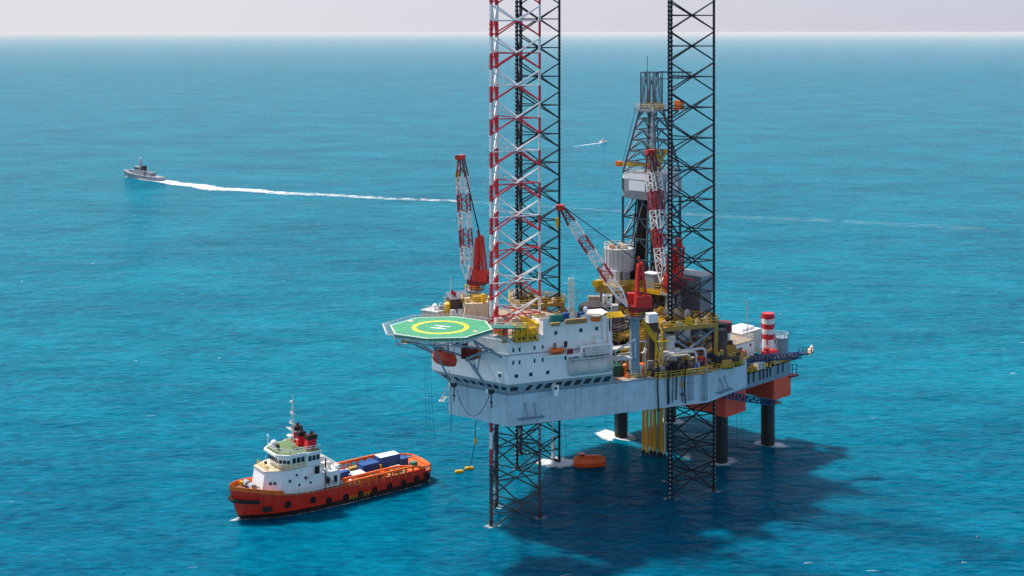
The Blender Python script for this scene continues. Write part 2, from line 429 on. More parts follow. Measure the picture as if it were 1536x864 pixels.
# plate seams and rubbing strakes of the hull shell
for t in (6.5, 13, 19.5, 26, 32.5, 39): MB('hull blue').box(NW(t, -.012, 25.2), (.09, .05, 6.2), AN).build('plate_seam', hull)
for t in (2.6, 5.2, 7.8, 10.4, 13): MB('hull blue').box(BW(t, -.012, 25.2), (.08, .05, 6.2), AB).build('plate_seam', hull)
for k in (.3, .62): q = Bp.lerp(Cp, k); MB('hull blue').box((q.x+.01, q.y-.01, 25.2), (.1, .06, 6.2), math.atan2(12, 10.6)).build('plate_seam', hull)
m = MB('blue grey')
for a, b in ((A, Bp), (A, A2), (Bp, Cp)):
    d = (b-a).normalized(); n = V((d.y, -d.x, 0)) if a is not A or b is Bp else V((-d.y, d.x, 0))
    m.beam(a+n*.1+V((0, 0, 28.42)), b+n*.1+V((0, 0, 28.42)), .25, .3)
m.build('rubbing_strake', hull)

# ---- legs
def leg(cx, cy, zc0, painted, bay=6.8, ztop=124):
    root = bpy.data.objects.new('leg', None); COL.objects.link(root); root.parent = rig
    s = 10.6; rad = s/math.sqrt(3)
    base = [V((-3.5, -5.0, 0)), V((-2.5, 5.6, 0)), V((6.6, -.5, 0))]
    ch = [V((cx, cy, 0))+b for b in base]
    k0 = int((zc0+7)/bay)+1; zs = [zc0-bay*k for k in range(-4, k0+1)]; zs = [z for z in zs if -7 < z < ztop]
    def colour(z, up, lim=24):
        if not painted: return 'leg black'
        if z < lim: return 'leg rusty shaded'
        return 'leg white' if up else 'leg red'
    zlo = min(zs)-bay/2; zhi = max(zs)+bay/2
    for i, cpos in enumerate(ch):
        out = (cpos-V((cx, cy, 0))).normalized(); tan = V((-out.y, out.x, 0))
        mb = MB('leg white' if painted else 'leg black')
        for z in zs:
            for up in (0, 1):
                a, b = (z, z+bay/2) if up else (z-bay/2, z)
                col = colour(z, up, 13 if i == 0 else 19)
                mb.tube(cpos+V((0, 0, a)), cpos+V((0, 0, b)), .26, 10, m=col, cap=False)
                for sg in (-1, 1):
                    p = cpos+tan*(.29*sg)
                    mb.beam(p+V((0, 0, a)), p+V((0, 0, b)), .16, .14, m='leg black' if not painted else col)
        mb.tube(cpos+V((0, 0, -7)), cpos+V((0, 0, 1.5)), .36, 10, m='growth')
        n = int((zhi-zlo)/.48)
        o = mb.build('chord', root)
        mb = MB('rack hole light')
        tm = 'rack hole light' if not painted else 'leg white'
        for k in range(n):
            z = zlo+k*.96
            if z > zhi: break
            cc = 'leg black' if not painted else ('leg rusty shaded' if z < 12 else None)
            for sg in (-1, 1):
                p = cpos+tan*(.38*sg)
                mb.box((p.x, p.y, z), (.16, .16, .42), math.atan2(out.y, out.x), m='leg black' if not painted else ('leg rusty shaded' if z < 15 else colour(zs[0], int(((z-zs[0]) % bay) < bay/2))))
            if not painted:
                p = cpos+out*.29
                mb.box((p.x, p.y, z+.2), (.16, .26, .26), math.atan2(out.y, out.x), m='rack hole light')  # pale blocks stand in for light showing through the rack holes
        for sg in (-1, 1):
            p = cpos+tan*(.37*sg); mb.beam(p+V((0, 0, zlo)), p+V((0, 0, zhi)), .06, m='leg black' if not painted else 'leg red')
        if not painted: p = cpos+out*.28; mb.beam(p+V((0, 0, zlo)), p+V((0, 0, zhi)), .06, m='leg black')
        mb.build('rack_teeth', o)
    for i in range(3):
        a, b = ch[i], ch[(i+1) % 3]
        mb = MB('leg white' if painted else 'leg black')
        r = .16
        for j, z in enumerate(zs):
            mid = (a+b)/2+V((0, 0, z)); u, l = V((0, 0, z+bay/2-.25)), V((0, 0, z-bay/2+.25))
            for e in (a, b):
                mb.tube(e+u, mid, r, 6, m=colour(z, 1)); mb.tube(e+l, mid, r, 6, m=colour(z, 0))
            kk = round((zc0-z)/bay)
            mb.tube(a+V((0, 0, z)), b+V((0, 0, z)), r*.85, 6, m=colour(z, kk % 2 == 0))
        mb.build('bracing_lattice', root)
    return ch
LF = leg(-.8, 266.45, 104.4, True)
LS = leg(38.2, 281.75, 105.7, False)
LP = leg(4.6, 300.9, 105.1, False)

# ---- jack houses round the two aft legs
def jack_house(cx, cy, z, rear=False):
    jh = bpy.data.objects.new('jack_house', None); COL.objects.link(jh); jh.parent = rig
    pts = [V((cx-5.2, cy-7.2, 0)), V((cx+7.9, cy-2.2, 0)), V((cx+7.9, cy+1.3, 0)), V((cx-3.2, cy+7.8, 0)), V((cx-5.4, cy+5.5, 0))]
    inn = [p.lerp(V((cx, cy, 0)), .36) for p in pts]
    mb = MB('ochre')
    n = len(pts)
    for i in range(n):
        j = (i+1) % n
        mb.add([(pts[i].x, pts[i].y, z), (pts[j].x, pts[j].y, z), (inn[j].x, inn[j].y, z), (inn[i].x, inn[i].y, z),
                (pts[i].x, pts[i].y, z+.9), (pts[j].x, pts[j].y, z+.9), (inn[j].x, inn[j].y, z+.9), (inn[i].x, inn[i].y, z+.9)],
               [(3, 2, 1, 0), (4, 5, 6, 7), (0, 1, 5, 4), (1, 2, 6, 5), (2, 3, 7, 6), (3, 0, 4, 7)])
    mb.build('top_platform', jh)
    MB('yellow').rail([p+V((0, 0, z+.9)) for p in pts], 1.2, 1.6, .07, closed=True).build('platform_rail', jh)
    for p in pts:
        q = p.lerp(V((cx, cy, 0)), .06)
        mb = MB('ochre'); mb.beam((q.x, q.y, DECK), (q.x, q.y, z), .75, 1.0); mb.build('post', jh)
    mb = MB('blue grey' if not rear else 'grey')
    for i in range(n):
        a, b = pts[i].lerp(V((cx, cy, 0)), .08), pts[(i+1) % n].lerp(V((cx, cy, 0)), .08)
        if (a-b).length < 5: continue
        mb.beam((a.x, a.y, DECK), (b.x, b.y, z-.3), .32, .4); mb.beam((b.x, b.y, DECK), (a.x, a.y, z-.3), .32, .4)
    mb.build('brace_lattice', jh)
    for k, p in enumerate((LS if not rear else LP)):
        d = (V((cx, cy, 0))-p).normalized(); e = p-d*1.15
        mb = MB('dirty white' if not rear and k == 0 else 'grey' if rear else 'brown steel'); mb.prism([(e.x+2.0*math.cos(t), e.y+2.0*math.sin(t)) for t in [R(22.5+45*q) for q in range(8)]], DECK+1, z-2.4,
                   top=[(e.x+1.25*math.cos(t), e.y+1.25*math.sin(t)) for t in [R(22.5+45*q) for q in range(8)]])
        mb.prism([(e.x+1.55*math.cos(t), e.y+1.55*math.sin(t)) for t in [R(22.5+45*q) for q in range(8)]], z-2.398, z-.9)
        mb.build('jack_gear_case', jh)
    rr = random.Random(3 if rear else 4)
    for i in range(n):
        for k in range(5):
            q = pts[i].lerp(pts[(i+1) % n], (k+.5)/5).lerp(V((cx, cy, 0)), rr.uniform(.1, .26))
            mb = MB(rr.choice(['ochre', 'yellow', 'cream', 'brown steel', 'pale grey', 'ochre'])); w, d, h = rr.uniform(.6, 1.5), rr.uniform(.5, 1.1), rr.uniform(.5, 1.5); a = rr.uniform(0, 3)
            mb.bbox((q.x, q.y, z+.9), (w, d, h), a); mb.bbox((q.x, q.y, z+.9+h), (w*.5, d*.6, .3), a); mb.build('motor_housing', jh)
jack_house(37.6, 281.75, 36.9)
jack_house(4.6, 300.9, 37.4, True)

# ---- accommodation block
ZB, ZR, ZU = 31.1, 39.8, 43.0
D1 = NW(-.9, -2.3, 0); D2 = NW(22.2, -2.3, 0); D3 = V((-16.8, 265.9, 0))
BLK = [D1, D2, V((16.5, 272.3, 0)), V((5, 284, 0)), V((-16.5, 286, 0)), D3]
m = MB('white'); m.prism(BLK, ZB, ZR)
m.beam(D1+V((-.05, -.06, 37.0)), D2+V((.05, -.06, 36.9)), .14, .22, m='grey')
db = (D3-D1).normalized(); m.beam(D1+V((-.05, -.06, 37.0)), D3+V((0, -.06, 36.9)), .14, .22, m='grey')
house = m.build('quarters_block', rig)
m = MB('deck tan'); bc = sum(BLK, V((0, 0, 0)))/6
m.prism([p.lerp(bc, .015) for p in BLK], ZR+.003, ZR+.05); m.build('roof_deck', house)
m = MB('white')      # parapet round the front roof
for a, b in ((D1, NW(7, -2.3, 0)), (D1, D3)):
    m.beam(a+V((.06, .12, ZR+.35)), b+V((.06, .12, ZR+.35)), .12, .7)
m.build('roof_parapet', house)
# flared skirt between the hull edge and the block, with its row of dark openings
sk = [(NW(24, 0, 28.62), NW(22.2, -2.3, ZB)), (A+V((0, 0, 28.62)), D1+V((0, 0, ZB))), (A2+V((0, 0, 28.62)), D3+V((0, 0, ZB))), (V((-11, 273, 28.62)), V((-16.7, 272, ZB)))]
m = MB('pale grey')
for (a, b), (d, e) in zip(sk[:-1], sk[1:]): m.quad([d, a, b, e])
skirt = m.build('flared_skirt', house)
def skirt_hole(i, t0, t1, v0=.2, v1=.72, sl=0):
    (a, b), (d, e) = sk[i], sk[i+1]
    n = (d-a).cross(b-a).normalized(); n = n if n.y < 0 else -n
    g = lambda t, v: a.lerp(d, t).lerp(b.lerp(e, t), v)+n*.03
    MB('recess').quad([g(t0, v0), g(t1, v0), g(t1-sl, v1), g(t0-sl, v1)]).build('opening', skirt)
for k in range(9): skirt_hole(0, .06+k*.094, .06+k*.094+(.062 if k < 7 else .045), .16, .72, .045)
skirt_hole(0, .915, .985, .25, .7)
for t in (.02, .13, .235, .345, .46, .57, .70, .86): skirt_hole(1, t+.01, t+.085, .3, .68)
# windows
def pane(px, py, plane, w, h, mat, parent):
    p = hitN(px, py, -2.3) if plane == 'n' else hit(px, py, D1, V((db.y, -db.x, 0)))
    a = AN if plane == 'n' else math.atan2(-db.y, -db.x)
    mb = MB('white', mat)
    ux = V((math.cos(a), math.sin(a), 0))
    for sx in (-1, 1): mb.box(p+ux*(sx*(w/2+.06)), (.12, .2, h+.24), a)
    for sz in (-1, 1): mb.box(p+V((0, 0, sz*(h/2+.06))), (w, .2, .12), a)
    mb.box(p, (w, .1, h), a, m=mat)
    return mb.build('window', parent)
for px, py in ((769.7, 525.1), (779.2, 524.2), (801.6, 521.6), (769.7, 544), (779.2, 543.4), (801.6, 540.8), (813.7, 539.5), (864, 533.3), (877.5, 532.3), (848, 537)):
    pane(px, py, 'n', .42, .85, 'glass', house)
pane(813.7, 520.5, 'n', .42, .8, 'dark red', house)
for px, py in ((774.4, 564), (796, 561.5), (821.4, 558.5)): pane(px, py, 'n', .75, .75, 'glass', house)
pane(750, 563.2, 'b', .75, .75, 'glass green', house)
for px, py in ((712, 548), ): pane(px, py, 'b', .4, .8, 'glass', house)
p = hitN(848.5, 516.5, -2.3); MB('dark steel').box(p, (.75, .12, 1.3), AN).build('door', house)
p = hitN(832, 519, -2.3); MB('mauve grey').box(p, (.6, .12, 1.3), AN).build('door', house)
# upper storey
U1 = NW(6.6, -2.3, 0); U2 = NW(21.4, -2.3, 0); U3 = NW(21.4, 3.6, 0); U4 = NW(6.6, 3.6, 0)
m = MB('white'); m.prism([U1, U2, U3, U4], ZR+.004, ZU)
m.prism([NW(18.6, -2.3, 0), NW(22.2, -2.3, 0), NW(22.2, 3.0, 0), NW(18.6, 3.0, 0)], ZU+.004, ZU+.5)
upper = m.build('upper_storey', rig)
for px, py, g in ((833.5, 499.2, 'glass green'), (871.2, 495.2, 'glass'), (894.7, 492.7, 'glass green')): pane(px, py, 'n', .75, .8, g, upper)
m = MB('white')
for t0, t1 in ((6.6, 9), (10, 14), (15, 18.5)): m.beam(NW(t0, -2.2, ZU+.4), NW(t1, -2.2, ZU+.4), .12, .8)
m.build('bulwark', upper)
MB('deck tan').prism([NW(6.8, -2.1, 0), NW(21.2, -2.1, 0), NW(21.2, 3.4, 0), NW(6.8, 3.4, 0)], ZU+.002, ZU+.03).build('roof_deck', upper)
# bulged stores module with run-off stains on the near wall
m = MB('dirty white')
rings = []
for t in (12.0, 12.3, 21.6, 22.0):
    k = .7 if t in (12.0, 22.0) else 1
    rings.append([NW(t, -2.32-k*(1.5*math.sin(PI*i/8)), 33.4-1.9*math.cos(PI*i/8)*k) for i in range(9)])
m.loft(rings, cap=True, closed=True)
m.bbox(NW(17, -3.3, 35.2), (9, 1.9, .25), AN, m='pale grey')
m.build('stores_module', house)
m = MB('white')                                 # boat davit frame on the walkway
for t in (14.2, 21.0):
    m.beam(NW(t, -4.0, 35.45), NW(t+.5, -3.6, 37.6), .45, .4); m.beam(NW(t+.5, -3.6, 37.5), NW(t+.5, -2.2, 38.0), .4, .4)
m.beam(NW(14.7, -3.5, 37.6), NW(21.5, -3.5, 37.6), .4, .55)
m.bbox(NW(18.6, -2.8, 37.95), (1.3, .9, 1.4), AN)
m.build('davit_frame', house)
MB('rail white').rail([NW(12.3, -4.2, 35.45), NW(22, -4.2, 35.45)], 1.1, 1.2, .05).build('walkway_rail', house)
m = MB('dirty white'); m.box(NW(17.9, -3.2, 36.55), (5.2, 1.3, 1.7), AN); m.box(NW(17.9, -3.2, 37.45), (5.4, 1.1, .1), AN, m='cream'); m.build('davit_housing', house)
m = MB('pale grey'); m.box(NW(24.2, -2.2, 34.1), (4.2, 2.6, .3), AN); m.beam(NW(22.5, -3.4, 36.0), NW(27, -3.4, 38.0), .3); m.beam(NW(27, -3.4, 34.2), NW(27, -3.4, 38.0), .3)
m.build('side_platform', house)
MB('rail white').rail([NW(22.3, -3.4, 34.25), NW(26.2, -3.4, 34.25)], 1.1, 1.0, .05).build('platform_rail', house)
# roof railings
MB('rail white').rail([D3+V((.3, .3, ZR+.05)), V((-16.2, 285.6, ZR)), V((4, 283.5, ZR))], 1.1, 1.8, .05).build('roof_rail', house)
# discharge chute, white box on the near side below the block
m = MB('white'); p = hitN(833, 583, -1.2)
m.box(p+V((0, 0, .1)), (1.1, 1.3, 1.5), AN); m.box(p+V((0, 0, -1.0)), (.8, 1.0, .8), AN); m.beam(p+V((-.7, .3, 1.3)), p+V((0, 0, .4)), .8, .5)
m.box(p+V((.05, -.68, .25)), (.5, .1, .6), AN, m='dark steel')
m.build('discharge_box', rig)

# anchor racks: open shelves on struts that stand off the hull
def anchor_rack(p, ang, w, dirn, mat):
    m = MB(mat); u = V((math.cos(ang), math.sin(ang), 0))
    for s in (-1, 1):
        m.beam(p+u*(s*w*.18), p+u*(s*w*.18)+dirn*-.05+V((0, 0, 3.0))-dirn*1.2, .22)
        m.beam(p+u*(s*w/2)-dirn*1.25, p+u*(s*w/2), .18)
    m.beam(p-u*(w/2), p+u*(w/2), .24); m.beam(p-u*(w/2)-dirn*.6, p+u*(w/2)-dirn*.6, .18)
    return m.build('anchor_rack', rig)
nb = V((-.577, -.816, 0))
anchor_rack(NW(4.6, -1.25, 23.4), AN, 5.4, -E2, 'blue grey')
anchor_rack(Bp.lerp(Cp, .35)+V((.9, -.85, 23.4)), math.atan2(12, 10.6), 5.0, V((.75, -.66, 0)), 'blue grey')
fl = V((-.985, .172, 0))
anchor_rack(A2+V((-1.6, .9, 24.6)), math.atan2(.98, .2), 3.2, fl, 'rail white')

# ---- helideck
ZH = 44.0
OCT = [lvl(584.3, 487.8, ZH), lvl(591.5, 500.8, ZH), lvl(641, 507.6, ZH), lvl(698, 506.2, ZH), lvl(739.3, 493.6, ZH), lvl(729.5, 481.3, ZH), lvl(683, 474.4, ZH), lvl(624.7, 476.2, ZH)]
HC = sum(OCT, V((0, 0, 0)))/8
m = MB('deck green'); m.prism(OCT, ZH-.55, ZH); heli = m.build('helideck', rig)
def ringpoly(m, outer, inner, z, mat):
    n = len(outer)
    for i in range(n):
        j = (i+1) % n
        m.quad([(outer[i].x, outer[i].y, z), (outer[j].x, outer[j].y, z), (inner[j].x, inner[j].y, z), (inner[i].x, inner[i].y, z)], mat)
m = MB('marking white'); ringpoly(m, [p.lerp(HC, .006) for p in OCT], [p.lerp(HC, .032) for p in OCT], ZH+.006, 'marking white'); m.build('edge_marking', heli)
hc = lvl(660.6, 490.7, ZH); N_ = 48
m = MB('marking yellow'); ringpoly(m, [V((hc.x+5.65*math.cos(2*PI*k/N_), hc.y+5.65*math.sin(2*PI*k/N_), 0)) for k in range(N_)], [V((hc.x+4.75*math.cos(2*PI*k/N_), hc.y+4.75*math.sin(2*PI*k/N_), 0)) for k in range(N_)], ZH+.006, 'marking yellow'); m.build('touchdown_circle', heli)
m = MB('marking white'); u = V((.925, -.38, 0)); w = V((.38, .925, 0))
for s in (-1, 1):
    q = hc+w*(s*1.0)
    m.quad([(q+u*a+w*b).to_tuple()[:2]+(ZH+.006,) for a, b in ((-1.65, -.24), (1.65, -.24), (1.65, .24), (-1.65, .24))])
m.quad([(hc+u*a+w*b).to_tuple()[:2]+(ZH+.006,) for a, b in ((-.24, -.759), (.24, -.759), (.24, .759), (-.24, .759))])
m.build('helideck_letter', heli)
m = MB('teal')
for k in range(-3, 4):
    q = hc+w*(k*2.9+1.4)
    L_ = math.sqrt(max(0, 9.6**2-(k*2.9+1.4)**2))
    m.quad([(q+u*a+w*b).to_tuple()[:2]+(ZH+.003,) for a, b in ((-L_, -.05), (L_, -.05), (L_, .05), (-L_, .05))])
m.build('panel_joint', heli)
for a in range(10):
    for rr_ in (7.4, 3.4):
        q = hc+u*(rr_*math.cos(a*PI/5+.2))+w*(rr_*.92*math.sin(a*PI/5+.2)); MB('dark steel').lathe((q.x, q.y, ZH+.004), [(.16, 0), (.12, .03)], 8).build('tie_down_ring', heli)
for px, py in ((616, 481.5), (713, 496.8)):
    q = lvl(px, py, ZH); m = MB('cream'); m.lathe((q.x, q.y, ZH+.006), [(.55, 0), (.5, .03)], 12); m.build('tie_down_plate', heli)
m = MB('pale grey')                             # perimeter safety net on outriggers
NET = [HC+(p-HC)*1.0 for p in OCT]; OUT = [HC+(p-HC)*1.13+V((0, 0, .25)) for p in OCT]
for i in range(8):
    j = (i+1) % 8
    if i in (3, 4): continue
    m.beam(OUT[i], OUT[j], .09); n = 7
    for k in range(n): m.beam(NET[i].lerp(NET[j], k/n)+V((0, 0, -.3)), OUT[i].lerp(OUT[j], k/n), .05)
    for v in (.35, .7): m.beam(NET[i].lerp(OUT[i], v), NET[j].lerp(OUT[j], v), .035)
m.build('safety_net', heli)
m = MB('pale grey')                             # deck beams and tubular space frame under the deck
LOW = [HC+(p-HC)*.62+V((0, 0, -2.3)) for p in OCT]
for i in range(8):
    j = (i+1) % 8
    m.tube(LOW[i], LOW[j], .16); m.tube(LOW[i], OCT[i]+V((0, 0, -.5)), .13); m.tube(LOW[i], OCT[j]+V((0, 0, -.5)), .11)
    m.tube(LOW[i], HC+V((0, 0, -2.3)), .12); m.tube(LOW[i], HC.lerp(OCT[i], .5)+V((0, 0, -.5)), .1)
    m.beam(HC+V((0, 0, -.8)), OCT[i]+V((0, 0, -.75)), .3, .45)
    m.beam(OCT[i].lerp(HC, .25)+V((0, 0, -.75)), OCT[j].lerp(HC, .25)+V((0, 0, -.75)), .25, .4)
    m.beam(OCT[i].lerp(HC, .02)+V((0, 0, -.75)), OCT[j].lerp(HC, .02)+V((0, 0, -.75)), .2, .35)
m.build('support_lattice', heli)
def bowp(px, py, off=-.1):                      # a point on the bow wall of the block
    n = V((db.y, -db.x, 0)); n = n if n.y > 0 else -n
    return hit(px, py, D1+n*off, n)
m = MB('blue grey')
for a, b, r in ((LOW[2], bowp(678, 578), .2), (at(700, 536, 252), bowp(737, 590), .24), (at(722, 526, 253.5), bowp(716, 556), .14), (at(706, 534, 252.5), bowp(716, 556), .12), (LOW[4], bowp(751, 535), .22), (LOW[3], bowp(737, 524), .18), (LOW[4], bowp(722, 526), .2), (LOW[5], bowp(700, 520), .2), (LOW[1], bowp(662, 536), .2), (LOW[2], bowp(700, 536), .2), (LOW[0], bowp(655, 530), .2)):
    m.tube(a, b, r)
m.beam(at(700, 538, 252), at(735, 524, 253.8), .35, .4); m.beam(at(735, 524, 253.8), bowp(752, 536), .35, .4)
m.build('support_strut', heli)
m = MB('teal', 'cream')                         # gangway from the helideck edge to the quarters roof
a, b = OCT[4].lerp(OCT[5], .5)+V((-.2, 0, -.35)), V((3.0, 256.2, ZR+2.6)); m.beam(a, b, 4.0, .2)
gang = m.build('access_gangway', heli)
MB('rail white').rail([a+V((.5, -1.8, .1)), b+V((0, -1.9, .1))], 1.1, 1.2, .05).build('gangway_rail', heli)
m = MB('rail white'); m.beam(b, b+V((3.4, 1.6, -2.5)), 1.1, .2)
m.build('access_stair', heli)
for q in (at(608, 514, 243), at(752, 505, 252)):
    m = MB('pale grey'); m.box(q, (2.2, 1.6, .15), AB); m.beam(q+V((-.9, 0, 0)), q+V((-.3, 0, 2.2)), .12); m.beam(q+V((.9, 0, 0)), q+V((.9, 0, 2.2)), .12); m.bbox(q+V((0, 0, .1)), (.6, .6, 1.0), 0, m='yellow'); m.build('monitor_platform', heli)
m = MB('rail white')                            # bar frame projecting beyond the windward edge
pts = [at(586, 486.5, 245.5), at(574, 486, 245.3), at(580, 502, 241.5), at(590, 503, 241.5)]
for a, b in zip(pts[:-1], pts[1:]): m.beam(a, b, .16)
m.build('edge_frame', heli)
m = MB('pale grey')
m.tube(at(592, 508, 243), at(597, 519, 243.5), .12); m.tube(at(597, 519, 243.5), at(646, 526.5, 247), .1); m.tube(at(597, 519, 243.5), at(606, 508, 244), .1); m.tube(at(646, 526.5, 247), at(672, 521, 248), .1)
m.build('catwalk_truss', heli)
MB('rail white').rail([NW(27.5, .4, DECK), NW(45, .4, DECK), Bp+V((-.2, .5, DECK)), Cp+V((-.4, .2, DECK))], 1.1, 1.5, .05, m='rail yellow').build('deck_rail', rig)
m = MB('ochre')
m.beam(NW(33, -.35, 28.5), NW(45.8, -.35, 28.5), .8, .22); m.rail([NW(33, -.7, 28.6), NW(45.8, -.7, 28.6)], 1.1, 1.2, .06, m='rail yellow'); m.build('side_walkway', rig)
m = MB('ochre'); m.beam(Bp+V((.4, -.4, 28.8)), Cp+V((.4, -.4, 28.8)), .9, .22); m.build('stern_walkway', rig)
MB('rail yellow').rail([Cp+V((0, 0, DECK)), C2+V((0, 0, DECK))], 1.1, 2, .05).build('stern_rail', rig)

# ================================================================= CRANES
def crane(label, base, zb, zs, px_tip, py_tip, Ytip, segs, wb, ped='blue grey', ped_r=1.05, head=None, gantry_dir=None, gh=10, rope=True, name='pedestal_crane'):
    """pedestal crane: base point on its deck, slew height, boom tip"""
    t = thing(name, label, 'crane', (base.x, base.y, zb))
    tip = at(px_tip, py_tip, Ytip); b = V((base.x, base.y, zs))
    d = V((tip.x-b.x, tip.y-b.y, 0)); d = d.normalized(); s = V((-d.y, d.x, 0)); ang = math.atan2(d.y, d.x)
    m = MB(ped); m.lathe((b.x, b.y, zb), [(ped_r, 0), (ped_r, zs-zb-1.4), (ped_r*1.5, zs-zb-.9), (ped_r*1.5, zs-zb-.35)], 20); m.build('pedestal', t, smooth=False)
    m = MB('rail yellow'); m.rail([(b.x+ped_r*2.1*math.cos(k), b.y+ped_r*2.1*math.sin(k), zs-.5) for k in [2*PI*i/10 for i in range(10)]], 1.0, 1.5, .05, closed=True)
    m.lathe((b.x, b.y, zs-.6), [(ped_r*2.15, 0), (ped_r*2.15, .15)], 14, m='grey'); m.build('access_ring', t)
    m = MB('crane red'); m.lathe((b.x, b.y, zs-.3), [(1.3, 0), (1.3, 1.2)], 16); m.box(b+V((0, 0, 1.3))-d*.8, (4.2, 3.0, .9), ang, m='dark red'); m.build('slewing_platform', t)
    m = MB('crane red'); m.box(b-d*2.0+s*1.0+V((0, 0, 2.9)), (3.2, 2.2, 2.4), ang); m.box(b-d*2.0-s*1.3+V((0, 0, 2.6)), (3.4, 1.6, 1.8), ang, m='dark red')
    m.box(b-d*3.3+V((0, 0, 2.2)), (1.0, 3.4, 1.6), ang, m='dark red'); m.build('machinery_house', t)
    cab = MB('crane red'); q = b+d*.6-s*2.2+V((0, 0, 2.9)); cab.box(q, (1.9, 1.6, 2.2), ang); cb = cab.build('cab', t)
    MB('glass').box(q+d*.96+V((0, 0, .3)), (.06, 1.3, 1.2), ang).box(q-s*.81+V((0, 0, .3)), (1.4, .06, 1.1), ang).build('window', cb)
    m = MB('crane red'); g = b-d*.9
    gt = g+V((0, 0, gh))-d*.4
    for k in (-1, 1):
        m.beam(g+s*(k*1.15)+d*.6+V((0, 0, 1.7)), gt+s*(k*.75)+d*.5, .75, .7); m.beam(g+s*(k*1.15)-d*1.7+V((0, 0, 1.7)), gt+s*(k*.75)-d*.3, .5, .5)
    for v in (.35, .7): m.beam(g.lerp(gt, v)+s*1.1+V((0, 0, 1.0)), g.lerp(gt, v)-s*1.1+V((0, 0, 1.0)), .4)
    m.beam(gt+s*.9, gt-s*.9, .8, .9); m.beam(gt+d*.2, gt+d*.5+V((0, 0, 1.6)), .5); m.build('gantry', t)
    foot = b+d*1.5+V((0, 0, 1.7)); n = len(segs)*3
    L = (tip-foot); p1 = foot+L*.12
    m = MB('leg white', 'leg red', 'dark red')
    side = s
    up = side.cross(L.normalized())
    m.beam(foot+s*(wb*.55), p1+s*(wb/2)+up*wb*.45, .24, m=segs[0]); m.beam(foot-s*(wb*.55), p1-s*(wb/2)+up*wb*.45, .24, m=segs[0])
    m.beam(foot+s*(wb*.55), p1+s*(wb/2)-up*wb*.45, .24, m=segs[0]); m.beam(foot-s*(wb*.55), p1-s*(wb/2)-up*wb*.45, .24, m=segs[0])
    m.beam(foot+s*(wb*.55), p1-s*(wb/2), .2, m=segs[0]); m.beam(foot-s*(wb*.55), p1+s*(wb/2), .2, m=segs[0])
    kn = foot+L*.84
    m.lattice(p1, kn, wb, wb*.9, n, side=side, r=.055, rc=.125, seg=lambda i: segs[min(len(segs)-1, i//3)])
    m.lattice(kn, tip, wb, wb*.9, 3, side=side, r=.062, rc=.125, w2=wb*.55, h2=wb*.35, seg=lambda i: 'dark red')
    m.build('lattice_boom', t)
    m = MB('dark red')                              # walkway / rope tray along the boom
    m.beam(p1+up*wb*.5, kn+up*wb*.5, wb*.28, .12, m='dark red'); m.build('boom_walkway', t)
    m = MB('crane red'); m.box(tip, (1.2, wb*.9, 1.1), ang); m.tube(tip+s*.8+d*.7, tip-s*.8+d*.7, .55, 12); m.build('boom_head', t)
    m = MB('rope'); m.tube(gt+V((0, 0, .3)), tip+V((0, 0, .5)), .09, 5); m.tube(gt+V((0, 0, .3))+s*.4, tip+V((0, 0, .5))+s*.3, .07, 5); m.build('luffing_rope', t)
    hk = tip+d*.9
    if rope:
        m = MB('rope'); m.tube(hk, hk-V((0, 0, rope)), .06, 5); m.build('hoist_rope', t)
        m = MB('yellow'); h0 = hk-V((0, 0, rope)); m.box(h0-V((0, 0, .8)), (.7, .45, 1.5), ang); m.sphere(h0-V((0, 0, 1.7)), .35); m.tube(h0-V((0, 0, 2)), h0-V((0, 0, 2.6)), .1); m.build('hook_block', t)
    return t
RW = ['leg white', 'leg red']
BOOM = ['leg white', 'boom red', 'leg white', 'boom red', 'leg white']
crane('red pedestal crane on tall grey column, striped boom raised towards the striped leg', at(952, 565, 269.7), DECK, 42.0, 842, 311, 271,
      BOOM, 2.0, rope=2.2, gh=10.5)
crane('red pedestal crane behind the helideck, striped lattice boom standing nearly upright over the sea', at(712, 480, 278), ZR, 46.0, 692, 236, 279,
      BOOM, 2.3, ped='grey', rope=3, gh=11)
crane('red pedestal crane between the derrick and a black leg, striped boom standing almost upright', V((36.2, 290.5, 0)), DECK, 42.5, 976, 228, 297,
      BOOM, 2.7, ped='grey', rope=False, gh=9.5)

# ================================================================ DERRICK
t = thing('drilling_derrick', 'tall grey lattice derrick with grey wind wall box and yellow crown platform', 'derrick', AX(51.5, 0, 40.5))
def sq(a, z, half, dp=0): return [AX(51.5+sx*half, sy*half+dp, z) for sx, sy in ((-1, -1), (-1, 1), (1, 1), (1, -1))]
def tower(m, z0, h0, z1, h1, n, r=.17, rc=.3, mat=None):
    for i in range(n):
        a = sq(0, z0+(z1-z0)*i/n, h0+(h1-h0)*i/n); b = sq(0, z0+(z1-z0)*(i+1)/n, h0+(h1-h0)*(i+1)/n)
        for k in range(4):
            j = (k+1) % 4; mid = (b[k]+b[j])/2
            m.beam(a[k], b[k], 2*rc, m=mat); m.beam(b[k], b[j], 2*r, m=mat)
            m.beam(a[k], mid, 2*r, m=mat); m.beam(a[j], mid, 2*r, m=mat)
m = MB('mast blue'); tower(m, 43, 4.9, 62.5, 4.9, 4, .15, .27); m.build('lower_mast_lattice', t)
m = MB('mast steel'); tower(m, 68.3, 4.9, 83.8, 1.9, 6, .13, .24); m.build('upper_mast_lattice', t)
m = MB('mast steel')                            # crown: cage of vertical guides
for k, hh in ((84, 1.85), (92.3, 1.85)):
    q = sq(0, k, hh)
    for i in range(4): m.beam(q[i], q[(i+1) % 4], .3)
